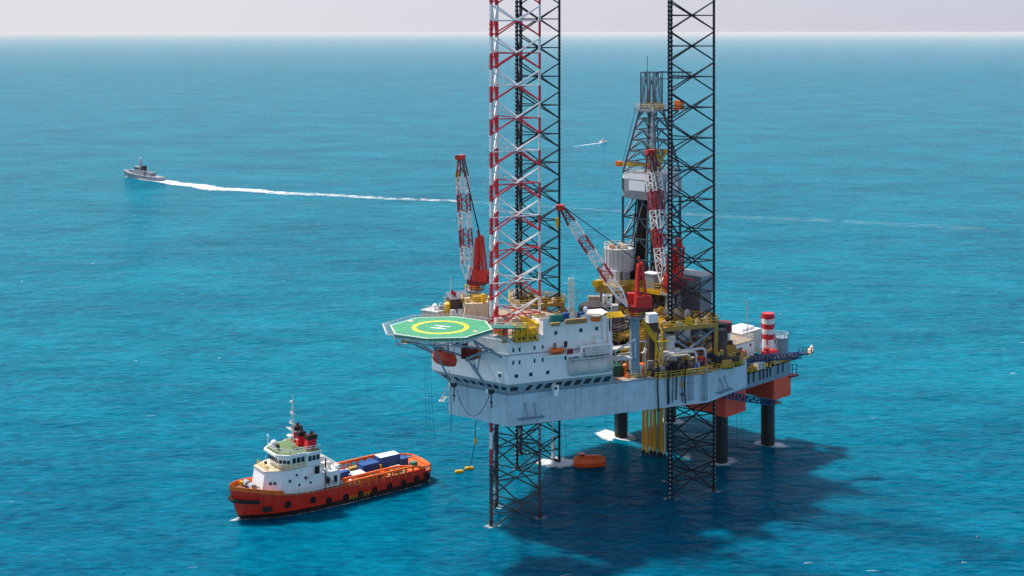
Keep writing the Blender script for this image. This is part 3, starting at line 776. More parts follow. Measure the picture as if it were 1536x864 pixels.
for i in range(4):
    a, b = sq(0, 84, 1.85)[i], sq(0, 84, 1.85)[(i+1) % 4]
    for v in (0, .13, .3, .42, .55, .7, .8, .92): q = a.lerp(b, v); m.beam(q, q+V((0, 0, 8.4 if v < .6 else 7.2)), .26 if v == 0 else .11)
    m.beam(a, b.lerp(a, .5)+V((0, 0, 8.3)), .16)
    q = a.lerp(b, .5); m.beam(q+V((0, 0, 0)), AX(51.5, 0, 90.5), .16)
q = AX(51.5, 1.8, 92.4); m.beam(q, q+V((8.2, 1, -.1)), .3, .4); m.beam(q+V((0, 0, -1.6)), q+V((8, 1, -1.6)), .2)
for k in range(5): m.beam(q+V((4+k, .5, 0)), q+V((4+k, .5, -1.7)), .15)
q = AX(51.5, 0, 92.4); m.beam(q+V((-1, 0, 0)), q+V((-1, 0, 3.8)), .14)
m.build('crown_lattice', t)
m = MB('grey'); m.prism([p for p in sq(0, 0, 3.0)], 83.0, 83.5); m.build('crown_platform', t)
MB('rail white').rail(sq(0, 83.5, 3.0), 1.2, 1.2, .06, closed=True).build('crown_rail', t)
m = MB('yellow')
for a, p, s in ((50.4, 1.2, 1.5), (52.6, -1.0, 1.3), (50.5, -1.7, 1.1), (52.5, 1.9, 1.2)): m.bbox(AX(a, p, 83.5), (s, s*1.3, s), AA)
m.bbox(AX(52, 7.6, 83.6), (1.6, 1.8, 2.2), AA, m='orange'); m.beam(AX(51.5, 3.5, 83.3), AX(52, 7.4, 83.4), .4, m='dark steel'); m.beam(AX(51.5, 3.5, 80.8), AX(52, 7.4, 83.2), .3, m='dark steel')
m.build('sheave_housing', t)
# wind wall round the racking board: chamfered box, one white panel per face
def octo(h, ch): return [AX(51.5+a, p, 0) for a, p in ((-h, -h+ch), (-h, h-ch), (-h+ch, h), (h-ch, h), (h, h-ch), (h, -h+ch), (h-ch, -h), (-h+ch, -h))]
m = MB('grey'); o1, o2, o3 = octo(5.2, 1.8), octo(5.9, 2.0), octo(5.5, 1.9)
m.prism(o2, 63.9, 67.0, top=o2); m.prism(o3, 62.3, 63.896, top=[p for p in o2]); m.prism(o2, 67.004, 68.3, top=o1)
ww = m.build('wind_wall', t)
for i, j in ((7, 0), (0, 1), (1, 2), (2, 3)):
    a, b = o2[i], o2[j]; n = V(((b-a).y, -(b-a).x, 0)).normalized(); n = n if n.y < 0 else -n
    L = (b-a).length; ang = math.atan2((b-a).y, (b-a).x); 
    if L > 5:
        q = (a+b)/2+n*.03; MB('white').box((q.x, q.y, 65.5), (L*.62, .1, 2.3), ang).build('white_panel', ww)
m = MB('dark steel')
for i in range(8):
    a, b = o2[i], o2[(i+1) % 8]
    for v in [k/6 for k in range(6)]: q = a.lerp(b, v); q = q+(q-AX(51.5, 0, 0)).normalized()*.02; m.beam((q.x, q.y, 63.95), (q.x, q.y, 66.95), .06)
m.build('panel_rib', ww)
m = MB('yellow'); q = AX(49, -7.8, 70.0); m.beam(q, AX(50, 3.8, 70.3), .75, .8); m.beam(AX(50, 3, 70.6), AX(52, 4, 74.0), .8, .8); m.box(q, (1.4, 1.2, 1.2), AA, m='orange'); m.box(AX(49.6, 2.4, 72.4), (1.8, 1.8, 3.4), AA)
m.build('racking_arm', t)
MB('rail white').rail(octo(5.2, 1.8) and [p+V((0, 0, 68.3)) for p in octo(5.1, 1.8)], 1.1, 1.6, .05, closed=True).build('racking_rail', t)
m = MB('dark steel')                            # stands of drill pipe racked in the mast
rr = random.Random(2)
for k in range(44):
    a, p = rr.uniform(-3.2, .4), -3.9+k*.085
    if k > 30: a, p = rr.uniform(-2.4, 2.4), .8+(k-30)*.14
    m.tube(AX(51.5+a, p-.6, 43.2), AX(51.5+a*.7, p*.8+.4, 64+rr.uniform(-.6, .6)), .2, 5, m='brown steel' if k % 3 == 0 else 'dark steel')
m.build('drill_pipe_rack', t)
m = MB('grey')
for a, p in ((-3.8, -3.6), (-3.8, .6), (-4.2, 3.9)): m.tube(AX(51.5+a, p*1.5, 43), AX(51.5+a*.6, p*.3+.5, 62.6), .16, 6)
m.tube(AX(47.5, 2.6, 62), AX(49.4, 2.0, 84), .3, 8, m='pale grey'); m.tube(AX(50.8, .5, 44), AX(51.2, .3, 83.4), .22, 8, m='pale grey'); m.tube(AX(53, 1.8, 60), AX(52.2, 1, 83), .14, 6, m='dark steel')
for k in range(5): m.tube(AX(51+k*.3, -.6+k*.3, 50), AX(51+k*.2, -.4+k*.25, 83.5), .07, 5, m='dark steel')
m.build('standpipe', t)
m = MB('yellow'); m.box(AX(50.6, 1.4, 53), (1.3, 1.3, 3.2), AA); m.box(AX(50.6, 1.4, 48.5), (.8, .9, 4.5), AA, m='ochre'); m.tube(AX(50.6, 1.4, 55), AX(50.9, .9, 60), .2); m.build('top_drive', t)
MB('rope').tube(AX(48.3, -6.4, 70), AX(49.4, -3.0, 84), .06, 5).build('guy_wire', t)
m = MB('ochre'); m.prism([p for p in sq(0, 0, 8.2)], 41.4, 42.4); fl_ = m.build('drill_floor', t)
MB('rail yellow').rail(sq(0, 42.4, 8.1), 1.2, 1.4, .07, closed=True).build('floor_rail', t)
m = MB('yellow')
for k in range(4): a, b = sq(0, 41.6, 8.35)[k], sq(0, 41.6, 8.35)[(k+1) % 4]; m.beam(a, b, .25, .9)
m.build('floor_girder', t)
m = MB('brown steel')                           # substructure under the drill floor
for sx in (-1, 0, 1):
    for sy in (-1, 0, 1):
        p = AX(51.5+sx*6.5, sy*6.5, 31.5); m.beam(p, (p.x, p.y, 41.3), .8)
        if sx < 1: m.beam(p, AX(51.5+(sx+1)*6.5, sy*6.5, 41), .4); m.beam((p.x, p.y, 41), AX(51.5+(sx+1)*6.5, sy*6.5, 31.5), .4)
        if sy < 1: m.beam(p, AX(51.5+sx*6.5, (sy+1)*6.5, 41), .4); m.beam((p.x, p.y, 41), AX(51.5+sx*6.5, (sy+1)*6.5, 31.5), .4)
m.prism([p for p in sq(0, 0, 6.0)], 34.5, 38.5, m='mauve grey'); m.build('substructure', t)
m = MB('mauve grey')
for p in (-7, 7): m.beam(AX(24, p, 30.2), AX(60, p, 30.2), 1.3, 2.6)
m.build('cantilever_beam', t)
# equipment on the drill floor
m = MB('grey'); m.bbox(AX(44.6, 5.0, 42.4), (2.5, 3, 3.2), AA); m.bbox(AX(44.6, 5.0, 45.6), (2.7, 3.2, .15), AA, m='white'); m.build('driller_cabin', t)
m = MB('dark steel'); m.lathe(AX(46.4, 1.4, 42.4), [(1.3, 0), (1.3, 2.5), (.6, 3.6), (.6, 5)], 12); m.bbox(AX(47, -2, 42.4), (2, 3.4, 4.2), AA); m.tube(AX(45.8, .2, 44), AX(45.8, 2.8, 44), .9, 12, m='dark red'); m.build('drawworks', t)

# ---------------------------------------------- deck modules near the derrick
def ribbed_tank(label, p, r, h, mat, top=True):
    t = thing('mud_tank', label, 'tank', p)
    m = MB(mat); m.lathe(p, [(r, 0), (r, h)], 28); bd = m.build('tank_shell', t)
    m = MB('grey')
    for k in range(22): a = 2*PI*k/22; m.beam((p.x+(r+.02)*math.cos(a), p.y+(r+.02)*math.sin(a), p.z+.1), (p.x+(r+.02)*math.cos(a), p.y+(r+.02)*math.sin(a), p.z+h-.1), .14)
    m.build('stiffening_rib', t)
    m = MB('rail white'); m.rail([(p.x+(r-.1)*math.cos(2*PI*k/12), p.y+(r-.1)*math.sin(2*PI*k/12), p.z+h) for k in range(12)], 1.1, 1.3, .05, closed=True); m.build('tank_rail', t)
    m = MB('cream'); rr = random.Random(5)
    for k in range(12): m.bbox((p.x+rr.uniform(-.6, .6)*r, p.y+rr.uniform(-.6, .6)*r, p.z+h), (rr.uniform(.5, 1.6), rr.uniform(.4, 1), rr.uniform(.3, 1.1)), rr.uniform(0, 3), m=rr.choice(['cream', 'ochre', 'orange', 'dirty white']))
    m.build('top_fitting', t); return t
q = at(928, 404, 302)
ribbed_tank('round ribbed grey tank with cluttered cream top beside the derrick', q, 3.6, 5.2, 'pale grey')
m = MB('pale grey'); p = at(922, 424, 301); m.bbox(p, (5.6, 5, 3.4), AA); m.bbox(p+V((2.5, -2.6, 0)), (2.2, .3, 3.0), AA, m='grey')
m.lathe(p+V((.5, -3.0, 0)), [(.6, 0), (.6, 3.2)], 12, m='dirty white'); solo(m, 'equipment_module', 'grey equipment module under the round ribbed tank', 'module')
m = MB('ochre'); p = at(925, 436, 299); m.bbox(p, (9, 6, 1.8), AA); m.rail([p+V((-4, -3, 1.8)), p+V((4.6, -3.4, 1.8))], 1.1, 1.1, .06, m='rail yellow')
m.box(p+V((-4.6, -2.4, 2.2)), (2.2, 1.6, 1.4), AA, m='yellow'); solo(m, 'pump_skid', 'ochre pump skid with yellow end box below the round tank', 'pump')
for q in (at(925, 440, 299),):
    m = MB('mauve grey')
    for dx in (-3.5, 3.5):
        for dy in (-2, 2): p = q+V((dx, dy, 0)); m.beam((p.x, p.y, DECK), (p.x, p.y, q.z), .6)
    for dx in (-3.5, 3.5): m.beam((q.x+dx, q.y-2, DECK), (q.x-dx, q.y-2, q.z), .3)
    m.bbox((q.x, q.y, DECK), (6, 3, 7), AA); solo(m, 'support_frame', 'grey steel support frame carrying the pump skid by the derrick', 'frame')
t = thing('engine_module', 'blue grey box module with sloped roof behind the black leg', 'module', at(1040, 436, 303))
m = MB('blue grey'); p = at(1040, 432, 303); m.bbox(p, (8.5, 6, 3.4), AA-PI/2); rf = m.build('module_wall', t)
m = MB('grey'); m.bbox(p+V((0, 0, 3.4)), (8.8, 6.3, .3), AA-PI/2); m.build('module_roof', t)
m = MB('mauve grey'); m.bbox((p.x, p.y, DECK), (7, 5, p.z-DECK), AA-PI/2); m.build('module_base', t)
m = MB('crane red'); p = at(1018, 428, 296); m.lattice(p, p+V((.5, 0, 9)), 1.4, 1.4, 5, r=.1); m.bbox(p+V((0, 0, 9)), (1.5, 1.5, 2)); m.beam(p+V((0, 0, 2)), p+V((3.5, 1, 1)), .5)
m.beam((p.x, p.y, DECK), (p.x, p.y, p.z), .9, m='mauve grey')
solo(m, 'lattice_mast', 'short red lattice mast standing between the black leg and the grey module', 'mast')

# ================================================== helpers for small items
def container(label, p, L, Wd, H, rz, mat, topmat=None, name='container', group=None):
    t = thing(name, label, 'container', p, rz, group)
    m = MB(mat); m.box((0, 0, H/2), (L-.12, Wd-.12, H-.1)); m.build('shell', t, local=True)
    n = int(L/.45)
    for s in (-1, 1):
        m = MB(mat)
        for k in range(1, n): m.box((-L/2+k*L/n, s*(Wd/2-.05), H/2), (.16, .08, H-.3))
        m.build('side_corrugation', t, local=True)
    m = MB(mat)
    for sx in (-1, 1):
        for sy in (-1, 1): m.box((sx*(L/2-.06), sy*(Wd/2-.06), H/2), (.16, .16, H))
        m.box((sx*(L/2-.06), 0, H-.07), (.14, Wd-.24, .14)); m.box((sx*(L/2-.06), 0, .08), (.14, Wd-.24, .16))
    for sy in (-1, 1): m.box((0, sy*(Wd/2-.06), H-.07), (L-.24, .14, .14)); m.box((0, sy*(Wd/2-.06), .08), (L-.24, .14, .16))
    m.build('corner_frame', t, local=True)
    if topmat: MB(topmat).box((0, 0, H+.02), (L-.25, Wd-.25, .1)).build('roof_panel', t, local=True)
    d = MB(mat)
    for s in (-1, 1): d.box((L/2-.02, s*Wd*.23, H/2), (.1, Wd*.42, H-.4)); d.box((L/2+.05, s*.12, H/2), (.05, .05, H-.5), m='grey')
    d.build('door', t, local=True)
    return t
def onroof(px, py, z): return lvl(px, py, z)

# -------- on and round the quarters roof
def yellow_frame(label, px, py, w):
    p = lvl(px, py, ZR+.1); t = thing('tank_frame', label, 'tank frame', p, AN, 'yellow tank frames on the quarters roof')
    m = MB('yellow'); h = 3.6; d = 1.8
    for sx in (-1, 0, 1):
        for sy in (-1, 1): m.box((sx*w/2, sy*d/2, h/2), (.2, .2, h))
    for z in (.5, h*.5, h-.1):
        for sy in (-1, 1): m.box((0, sy*d/2, z), (w, .16, .16))
        for sx in (-1, 1): m.box((sx*w/2, 0, z), (.16, d, .16))
    for sy in (-1, 1): m.beam((-w/2, sy*d/2, .5), (0, sy*d/2, h*.5), .14); m.beam((0, sy*d/2, h*.5), (w/2, sy*d/2, .5), .14)
    m.build('frame', t, local=True)
    for sx in (-1, 1):
        m = MB('yellow'); m.lathe((sx*w/4, 0, .75), [(.2, 0), (.62, .35), (.62, 1.9), (.2, 2.3)], 14); m.build('tank', t, local=True)
        m = MB('dark steel'); m.bbox((sx*w/4, -.75, .5), (.5, .2, .6)); m.build('valve_box', t, local=True)
    MB('ochre').box((0, 0, .3), (w+.4, d+.4, .25)).build('drip_tray', t, local=True)
yellow_frame('yellow tank frame standing beside the red cabinet on the quarters roof', 780, 513, 2.4)
yellow_frame('yellow tank frame standing against the upper white storey', 796.5, 511.5, 2.2)
p = lvl(756.7, 509, ZR+.1); t = thing('fire_cabinet', 'tall red cabinet on the quarters roof beside the helideck', 'cabinet', p, AN)
MB('leg red').bbox((0, 0, .15), (1.15, .9, 2.1)).build('cabinet_body', t, local=True); MB('leg red').box((0, -.47, 1.25), (.95, .06, 1.8)).build('door', t, local=True); MB('ochre').bbox((0, 0, 0), (1.5, 1.2, .15)).build('plinth', t, local=True)
m = MB('cream'); p = lvl(756.5, 513, ZR+.1)
t = thing('hose_reel', 'low round ochre hose reel below the red cabinet', 'hose reel', p)
MB('ochre').lathe(p, [(.9, 0), (.9, .25), (.6, .3), (.6, .8), (.9, .85), (.9, 1.0)], 16).build('drum', t); MB('rail white').rail([p+V((-1.4, -1.2, 0)), p+V((1.6, -1.0, 0))], .9, .9, .05).build('guard_rail', t)
# stowed deck crane: yellow boom lying over the roof
t = thing('knuckle_crane', 'yellow folding deck crane with its boom laid down behind the yellow tanks', 'crane', lvl(810, 491, ZU+.3))
a, b, d = at(782, 477, 262), at(800, 484, 260.5), at(814, 489.5, 259)
m = MB('yellow'); m.beam(a, b, .8, .9); m.beam(b, d, .7, .8); m.build('boom', t)
MB('yellow').box(d+V((.4, .3, -.5)), (1.2, 1.2, 1.6), AN).build('base', t)
MB('ochre').beam(at(797, 476, 264), at(817, 474, 266), .9, 1.1).build('outrigger', t)
m = MB('white'); p = lvl(857, 478, ZU+.05); 
t = thing('radio_mast', 'white lattice radio mast with crossbars standing on the white upper storey', 'mast', p)
m = MB('rail white'); m.lattice(p, p+V((0, 0, 8.2)), 1.0, 1.0, 7, side=V((1, 0, 0)), r=.08, rc=.12); m.build('mast_lattice', t)
m = MB('rail white'); m.beam(p+V((-1.6, 0, 7.2)), p+V((1.2, 0, 7.2)), .16); m.beam(p+V((0, 0, 8.2)), p+V((0, 0, 9.4)), .12); m.beam(p+V((-.9, 0, 4.5)), p+V((.9, 0, 4.5)), .14); m.beam(p+V((1.0, 0, 3.0)), p+V((1.3, 0, 6)), .12, m='cream'); m.build('antenna_yard', t)
m = MB('cream'); m.bbox(p+V((.6, -.2, 0)), (.7, .7, 1.8)); m.bbox(p+V((0, 0, 2.0)), (1.6, 1.3, .15)); m.build('equipment_box', t)
t = thing('satellite_dome', 'small white satellite dome on a thin post on the white upper storey', 'antenna', lvl(878.3, 478.5, ZU))
p = lvl(878.3, 478.5, ZU); MB('white').tube(p, p+V((0, 0, 1.4)), .16, 8).build('post', t); MB('white').sphere(p+V((0, 0, 1.95)), .5, 12, 1.3).build('dome', t, smooth=True)
m = MB('orange'); p = lvl(893.5, 481, ZU); m.lathe(p, [(1.05, 0), (1.2, .9), (1.25, .95), (1.1, 1.0), (1.05, .5)], 18, m='orange'); m.lathe(p+V((0, 0, 1.0)), [(1.28, 0), (1.28, .2)], 18, m='cream'); solo(m, 'tub', 'round orange tub with pale rim on the white upper storey roof', 'tub')
p = lvl(920, 486, ZU-.8); t = thing('awning', 'yellow pitched awning beside the orange tub and grey pedestal', 'awning', p)
m = MB('yellow'); q = p+V((0, 0, 1.6)); u = E1*2.1; w = E2*1.3
m.quad([q-u-w, q+u-w, q+u*.8+V((0, 0, .9)), q-u*.8+V((0, 0, .9))]); m.quad([q+u+w, q-u+w, q-u*.8+V((0, 0, .9)), q+u*.8+V((0, 0, .9))]); m.build('canvas', t)
m = MB('ochre')
for s in (-1, 1):
    for k in (-1, 1): e = q+u*(s*.95)+w*(k*.95); m.beam(e, e-V((0, 0, 5)), .12)
m.build('post', t)
for label, px, py, sx, sz, mat in (('teal green storage box behind the white bulwark near the red leg', 834, 483, 2.6, 1.3, 'teal'), ('dark blue storage box beside the radio mast foot', 848, 480.5, 1.3, 1.4, 'blue'), ('blue storage box between the mast and the satellite dome', 872, 477, 1.7, 1.1, 'blue')):
    p = lvl(px, py, ZU); t = thing('storage_box', label, 'box', p, AN)
    MB(mat).bbox((0, 0, 0), (sx, 1.1, sz)).build('box_body', t, local=True); MB(mat).bbox((0, 0, sz), (sx+.1, 1.2, .12)).build('lid', t, local=True)
for label, px, py, n, L in (('flat stack of brown planks at the end of the white bulwark', 832.5, 488.5, 4, 2.2), ('long stack of brown planks in front of the blue box', 864, 485, 6, 4.6)):
    p = lvl(px, py, ZU); m = MB('wood')
    for k in range(n): m.bbox(p+V((0, 0, k*.16))+E2*random.uniform(-.1, .1), (L+random.uniform(-.4, .2), .9, .145), AN)
    solo(m, 'plank_stack', label, 'planks')
# scaffold and huts behind the quarters
t = thing('storage_hut', 'low dark hut under a black canvas roof between the radio mast and red crane', 'hut', at(895, 478, 283))
p = at(893, 470, 283); m = MB('tarp'); m.lathe(p+V((0, 0, 1.6)), [(3.6, 0), (3.4, .5), (.4, 1.3)], 12); m.build('canvas_roof', t)
m = MB('dark steel'); m.bbox(p+V((0, 0, -4)), (6.2, 4.6, 5.6), AN); m.build('wall', t); MB('dark steel').bbox((p.x, p.y, DECK), (8, 6, 6), AN).build('base', t)
for p, h, lab in ((at(911, 474, 281), 4.6, 'pale scaffold tower beside the black canvas hut'), ):
    m = MB('rail white'); m.lattice(p, p+V((0, 0, h)), 1.8, 1.8, 4, side=V((1, 0, 0)), r=.07, rc=.09); m.beam((p.x-.8, p.y, DECK), (p.x-.8, p.y, p.z), .3); m.beam((p.x+.8, p.y, DECK), (p.x+.8, p.y, p.z), .3); solo(m, 'scaffold_tower', lab, 'scaffold')
m = MB('cream'); p = at(891, 461, 288)
for k in range(7): m.bbox(p+V((-1.2+k*.4, 0, 0)), (.3, 1.6, 2.6), 0)
m.bbox(p+V((0, 0, -6)), (3.4, 2.2, 5.9), 0, m='ochre'); m.bbox(p+V((3.5, 0, -.6)), (4, 2.2, 1.2), 0, m='dirty white')
m.bbox((p.x, p.y, DECK), (3.2, 2, p.z-6-DECK), 0, m='mauve grey'); solo(m, 'filter_bank', 'cream ribbed filter bank behind the black canvas hut', 'filter')
# far wing of the quarters roof, behind the helideck
p = lvl(652, 482, ZR+.1); t = thing('roof_house', 'low cream roof house with a small white dome behind the helideck edge', 'roof house', p)
MB('cream').bbox(p+V((0, 2, 0)), (4.2, 4.2, 2.0), AB).build('wall', t); MB('dirty white').bbox(p+V((0, 2, 2.0)), (4.5, 4.5, .2), AB).build('roof', t); MB('white').sphere(p+V((0, 1.6, 2.9)), .6, 10, 1).build('dome', t, smooth=True); MB('rail white').rail([p+V((-2, .5, 2.2)), p+V((2.1, .2, 2.2))], 1.0, .9, .05).build('roof_rail', t)
p = lvl(672, 479, ZR+.1); t = thing('chemical_tank', 'upright yellow tank next to the corrugated brown cabin', 'tank', p)
MB('yellow').lathe(p, [(.9, 0), (.9, 3.4), (.3, 3.8)], 16).build('tank_shell', t); MB('dark steel').bbox(p+V((-1.3, 0, 0)), (.9, 1.4, 2.8), AB).build('control_panel', t)
p = lvl(689, 479, ZR+.1); t = thing('roof_cabin', 'brown cabin with corrugated grey roof behind the helideck', 'cabin', p, R(20))
MB('brown steel').bbox((0, 1.5, 0), (4.2, 3.4, 4.4)).build('wall', t, local=True)
m = MB('mauve grey')
for k in range(9): m.beam((-2.1+k*.5, -.6, 4.5), (-2.1+k*.5+.3, 3.6, 5.3), .3, .16)
m.build('corrugated_roof', t, local=True)
m = MB('pale grey')
for k in range(3): m.bbox((-1.7+k*1.5, -.9, .2), (1.1, 1.2, 2.2))
m.build('fan_unit', t, local=True); m = MB('cream'); m.rail([(-2.4, -1.8, 0), (2.4, -1.8, 0)], 1.1, .8, .05); m.build('guard_rail', t, local=True)
p = lvl(712, 484, ZR+.1); t = thing('winch_house', 'beige house with sloped front below the far red crane', 'house', p)
q = [(p.x-2.6, p.y), (p.x+3.0, p.y+1.0), (p.x+2.6, p.y+5), (p.x-3, p.y+4)]
MB('cream').prism(q, p.z, p.z+4.0, top=[(a+(.8 if i == 0 else 0), b) for i, (a, b) in enumerate(q)]).build('wall', t); MB('pale grey').bbox(p+V((3.2, 1.6, 0)), (.5, 2.6, 5), R(12)).build('side_panel', t)
MB('rail yellow').rail([(a, b, p.z+4.0) for a, b in q], 1.1, 1.0, .07, closed=True).build('roof_rail', t)
m = MB('ochre'); m.bbox(p+V((.5, 2.5, 4.0)), (2, 1.4, 1.2), .3); m.bbox(p+V((1.8, 1.6, 4.0)), (.8, .8, 1.8), .3, m='yellow'); m.bbox(p+V((-1.6, 2, 4.0)), (1.2, 1, .9), .2, m='cream'); m.build('winch', t)
p = lvl(676, 478, ZR+.1); t = thing('flag_pole', 'thin pole with a small red flag behind the helideck', 'flagpole', p)
MB('rail white').tube(p, p+V((0, 0, 9)), .07, 6).build('pole', t); m = MB('red'); m.quad([p+V((.1, 0, 6.4)), p+V((1.3, .2, 5.5)), p+V((1.0, .2, 4.7)), p+V((.1, 0, 5.3))]); m.build('flag', t)
p = lvl(668, 478, ZR+.1); m = MB('rail white'); m.tube(p, p+V((0, 0, 5.2)), .06, 6); m.beam(p+V((-.5, 0, 4.6)), p+V((.5, 0, 4.6)), .08); m.beam(p+V((-.4, 0, 3.9)), p+V((.4, 0, 3.9)), .08); solo(m, 'whip_antenna', 'thin white antenna with short bars beside the yellow tank', 'antenna')
# clutter at the foot of the red and white leg
rr = random.Random(11)
for i, (label, px, py, w, h, mat) in enumerate((('cream winch box at the foot of the striped leg', 771, 486, 1.6, 1.2, 'cream'), ('ochre valve box behind the yellow tanks', 787, 487, 1.5, 1.1, 'ochre'), ('small orange box beside the helideck gangway', 748, 499, 1.3, 1.1, 'orange'), ('pale box beside the striped leg behind the helideck', 748, 489, 1.6, 1.6, 'dirty white'), ('white vent box behind the yellow crane boom', 797, 483, 1.2, 1.9, 'white'))):
    p = lvl(px, py, ZR+.05); t = thing('deck_box', label, 'box', p, rr.uniform(0, 1))
    MB(mat).bbox((0, 0, 0), (w, w*.8, h)).build('box_body', t, local=True); MB(mat).bbox((0, 0, h), (w*1.05, w*.85, .1)).build('lid', t, local=True)

# -------- main deck between quarters and the near black leg
p = lvl(935, 522, DECK+.06); t = thing('mud_house', 'mauve grey steel house between the quarters and the grey pedestal', 'house', p, AN)
MB('mauve grey').bbox((0, 3, 0), (7, 5, 7.2)).build('wall', t, local=True); MB('grey').bbox((0, 3, 7.2), (7.3, 5.3, .2)).build('roof', t, local=True)
m = MB('mauve grey')
for k in range(8): m.box((-3.2+k*.9, .46, 3.6), (.14, .1, 6.8))
m.build('wall_rib', t, local=True); MB('black hole').box((2.0, .47, 1.6), (2.2, .1, 3.0)).build('doorway', t, local=True)
container('dark green container beneath the pale canopy beside the quarters', lvl(926.5, 562, DECK+.06), 3.0, 2.4, 2.2, AN, 'dark green')
p = lvl(935, 554, DECK+.06); t = thing('canopy', 'pale flat canopy on posts beside the grey crane pedestal', 'canopy', p, AN)
MB('dirty white').box((0, 1.5, 4.4), (6.5, 3.2, .25)).build('roof', t, local=True)
m = MB('pale grey'); 
for sx in (-1, 1):
    for y in (0, 3): m.box((sx*3, y, 2.15), (.2, .2, 4.25))
m.build('post', t, local=True); MB('dirty white').bbox((2.4, 1.6, 0), (1.3, 2.4, 3.4)).build('locker', t, local=True)
p = lvl(972.5, 557, DECK+.06); t = thing('vertical_vessel', 'white upright pressure vessel beside the grey crane pedestal', 'vessel', p)
MB('dirty white').lathe(p, [(.7, 0), (.7, 3.9), (.75, 4.0), (1.0, 4.1), (1.0, 4.9), (.3, 5.3)], 16).build('vessel_shell', t); m = MB('pale grey')
for z in (1.2, 2.6): m.lathe(p+V((0, 0, z)), [(.76, 0), (.76, .15)], 16)
m.build('band_rim', t)
p = lvl(961.5, 562, DECK+.06); m = MB('orange'); m.lathe(p, [(.85, 0), (.9, .1), (.9, 2.2), (.6, 2.5)], 14); solo(m, 'fuel_drum', 'orange red drum at the foot of the grey crane pedestal', 'drum')
container('white box container behind the grey crane pedestal', at(977, 483, 273), 2.2, 1.8, 1.9, AN, 'white', name='equipment_box')
p = at(978, 483.5, 273); m = MB('brown steel'); m.bbox((p.x, p.y, DECK+.06), (2.2, 1.8, p.z-DECK-.1), AN); m.bbox((p.x+.3, p.y-1.4, DECK+.06), (3.2, .6, 3), AN, m='mauve grey'); solo(m, 'machinery_plinth', 'tall dark machinery block under the white box container', 'machinery')
p = lvl(962, 548, DECK+.06)
t = thing('access_stair', 'yellow sloping stair beside the grey crane pedestal', 'stairs', p)
a, b = at(963, 484, 271.5), at(984, 513, 270); m = MB('yellow')
for s in (-.45, .45): m.beam(a+E2*s, b+E2*s, .18, .5)
for k in range(1, 14): q = a.lerp(b, k/14); m.beam(q-E2*.4, q+E2*.4, .3, .08)
m.build('stair_flight', t); m = MB('yellow'); m.rail([a+V((0, -.5, .1)), b+V((0, -.5, .1))], 1.1, 1.0, .07); m.build('handrail', t)
m = MB('yellow')
for q in (b, b+E1*1.5): m.beam((q.x, q.y, DECK), (q.x, q.y, q.z+2), .35)
m.beam(b, b+E1*3, .9, .2); m.beam((b.x+1.4, b.y+.5, DECK), b+V((0, 0, 0)), .25); m.build('post', t)
t = thing('manifold', 'white looped pipe manifold on the deck edge in front of the near black leg', 'pipework', NW(37, 2.2, DECK))
def loop(px0, px1, ytop, d, r, mat):
    z = hitN((px0+px1)/2, ytop, d).z; a, b = hitN(px0, ytop, d), hitN(px1, ytop, d); a.z = b.z = z
    k = .8
    MB(mat).path([(a.x, a.y, DECK+.1), a-V((0, 0, k)), a+V((.25, .1, -.25)), a+E1*k, b-E1*k, b+V((-.25, -.1, -.25)), b-V((0, 0, k)), (b.x, b.y, DECK+.1)], r, 8).build('pipe', t, smooth=True)
loop(992, 1058, 525.5, 3.0, .3, 'pipe white'); loop(996, 1044, 529, 2.0, .28, 'pipe white'); loop(1000, 1036, 533.5, 1.2, .26, 'cream'); loop(988, 1012, 532.5, 1.6, .26, 'pipe white')
p = hitN(1014, 524.5, 3.0); MB('pipe white').box(p, (1.6, 1.0, .7), AN).build('valve_block', t)
m = MB('brown steel')
for k, (a, w, h, mat) in enumerate(((33.5, 1.6, 2.1, 'dark steel'), (35.2, 1.3, 2.5, 'mauve grey'), (37, 1.7, 1.9, 'dark steel'), (38.9, 1.4, 2.6, 'brown steel'), (40.6, 1.5, 2.2, 'dark steel'), (42.2, 1.4, 2.7, 'brown steel'), (43.7, 1.2, 1.8, 'blue'))):
    p = NW(a, .9, DECK+.06); t = thing('hose_reel', ['black hose reel first from the yellow stair along the deck edge', 'grey hose reel second along the deck edge under the white pipe loops', 'black hose reel in the middle of the row under the white pipe loops', 'brown hose reel under the long white pipe loop', 'black hose reel by the end of the white pipe loops', 'rusty brown reel near the end of the deck edge row', 'small blue winch last in the deck edge row'][k], 'reel', p, AN, 'reels along the deck edge')
    MB(mat).tube((-w/2+.1, 0, h/2), (w/2-.1, 0, h/2), h*.42, 14).build('drum', t, local=True)
    m2 = MB(mat if k != 6 else 'white')
    for s in (-1, 1): m2.box((s*w/2, 0, h/2), (.14, 1.1, h)); m2.tube((s*(w/2-.12), 0, h/2), (s*(w/2-.02), 0, h/2), h*.48, 14)
    m2.build('reel_frame', t, local=True)
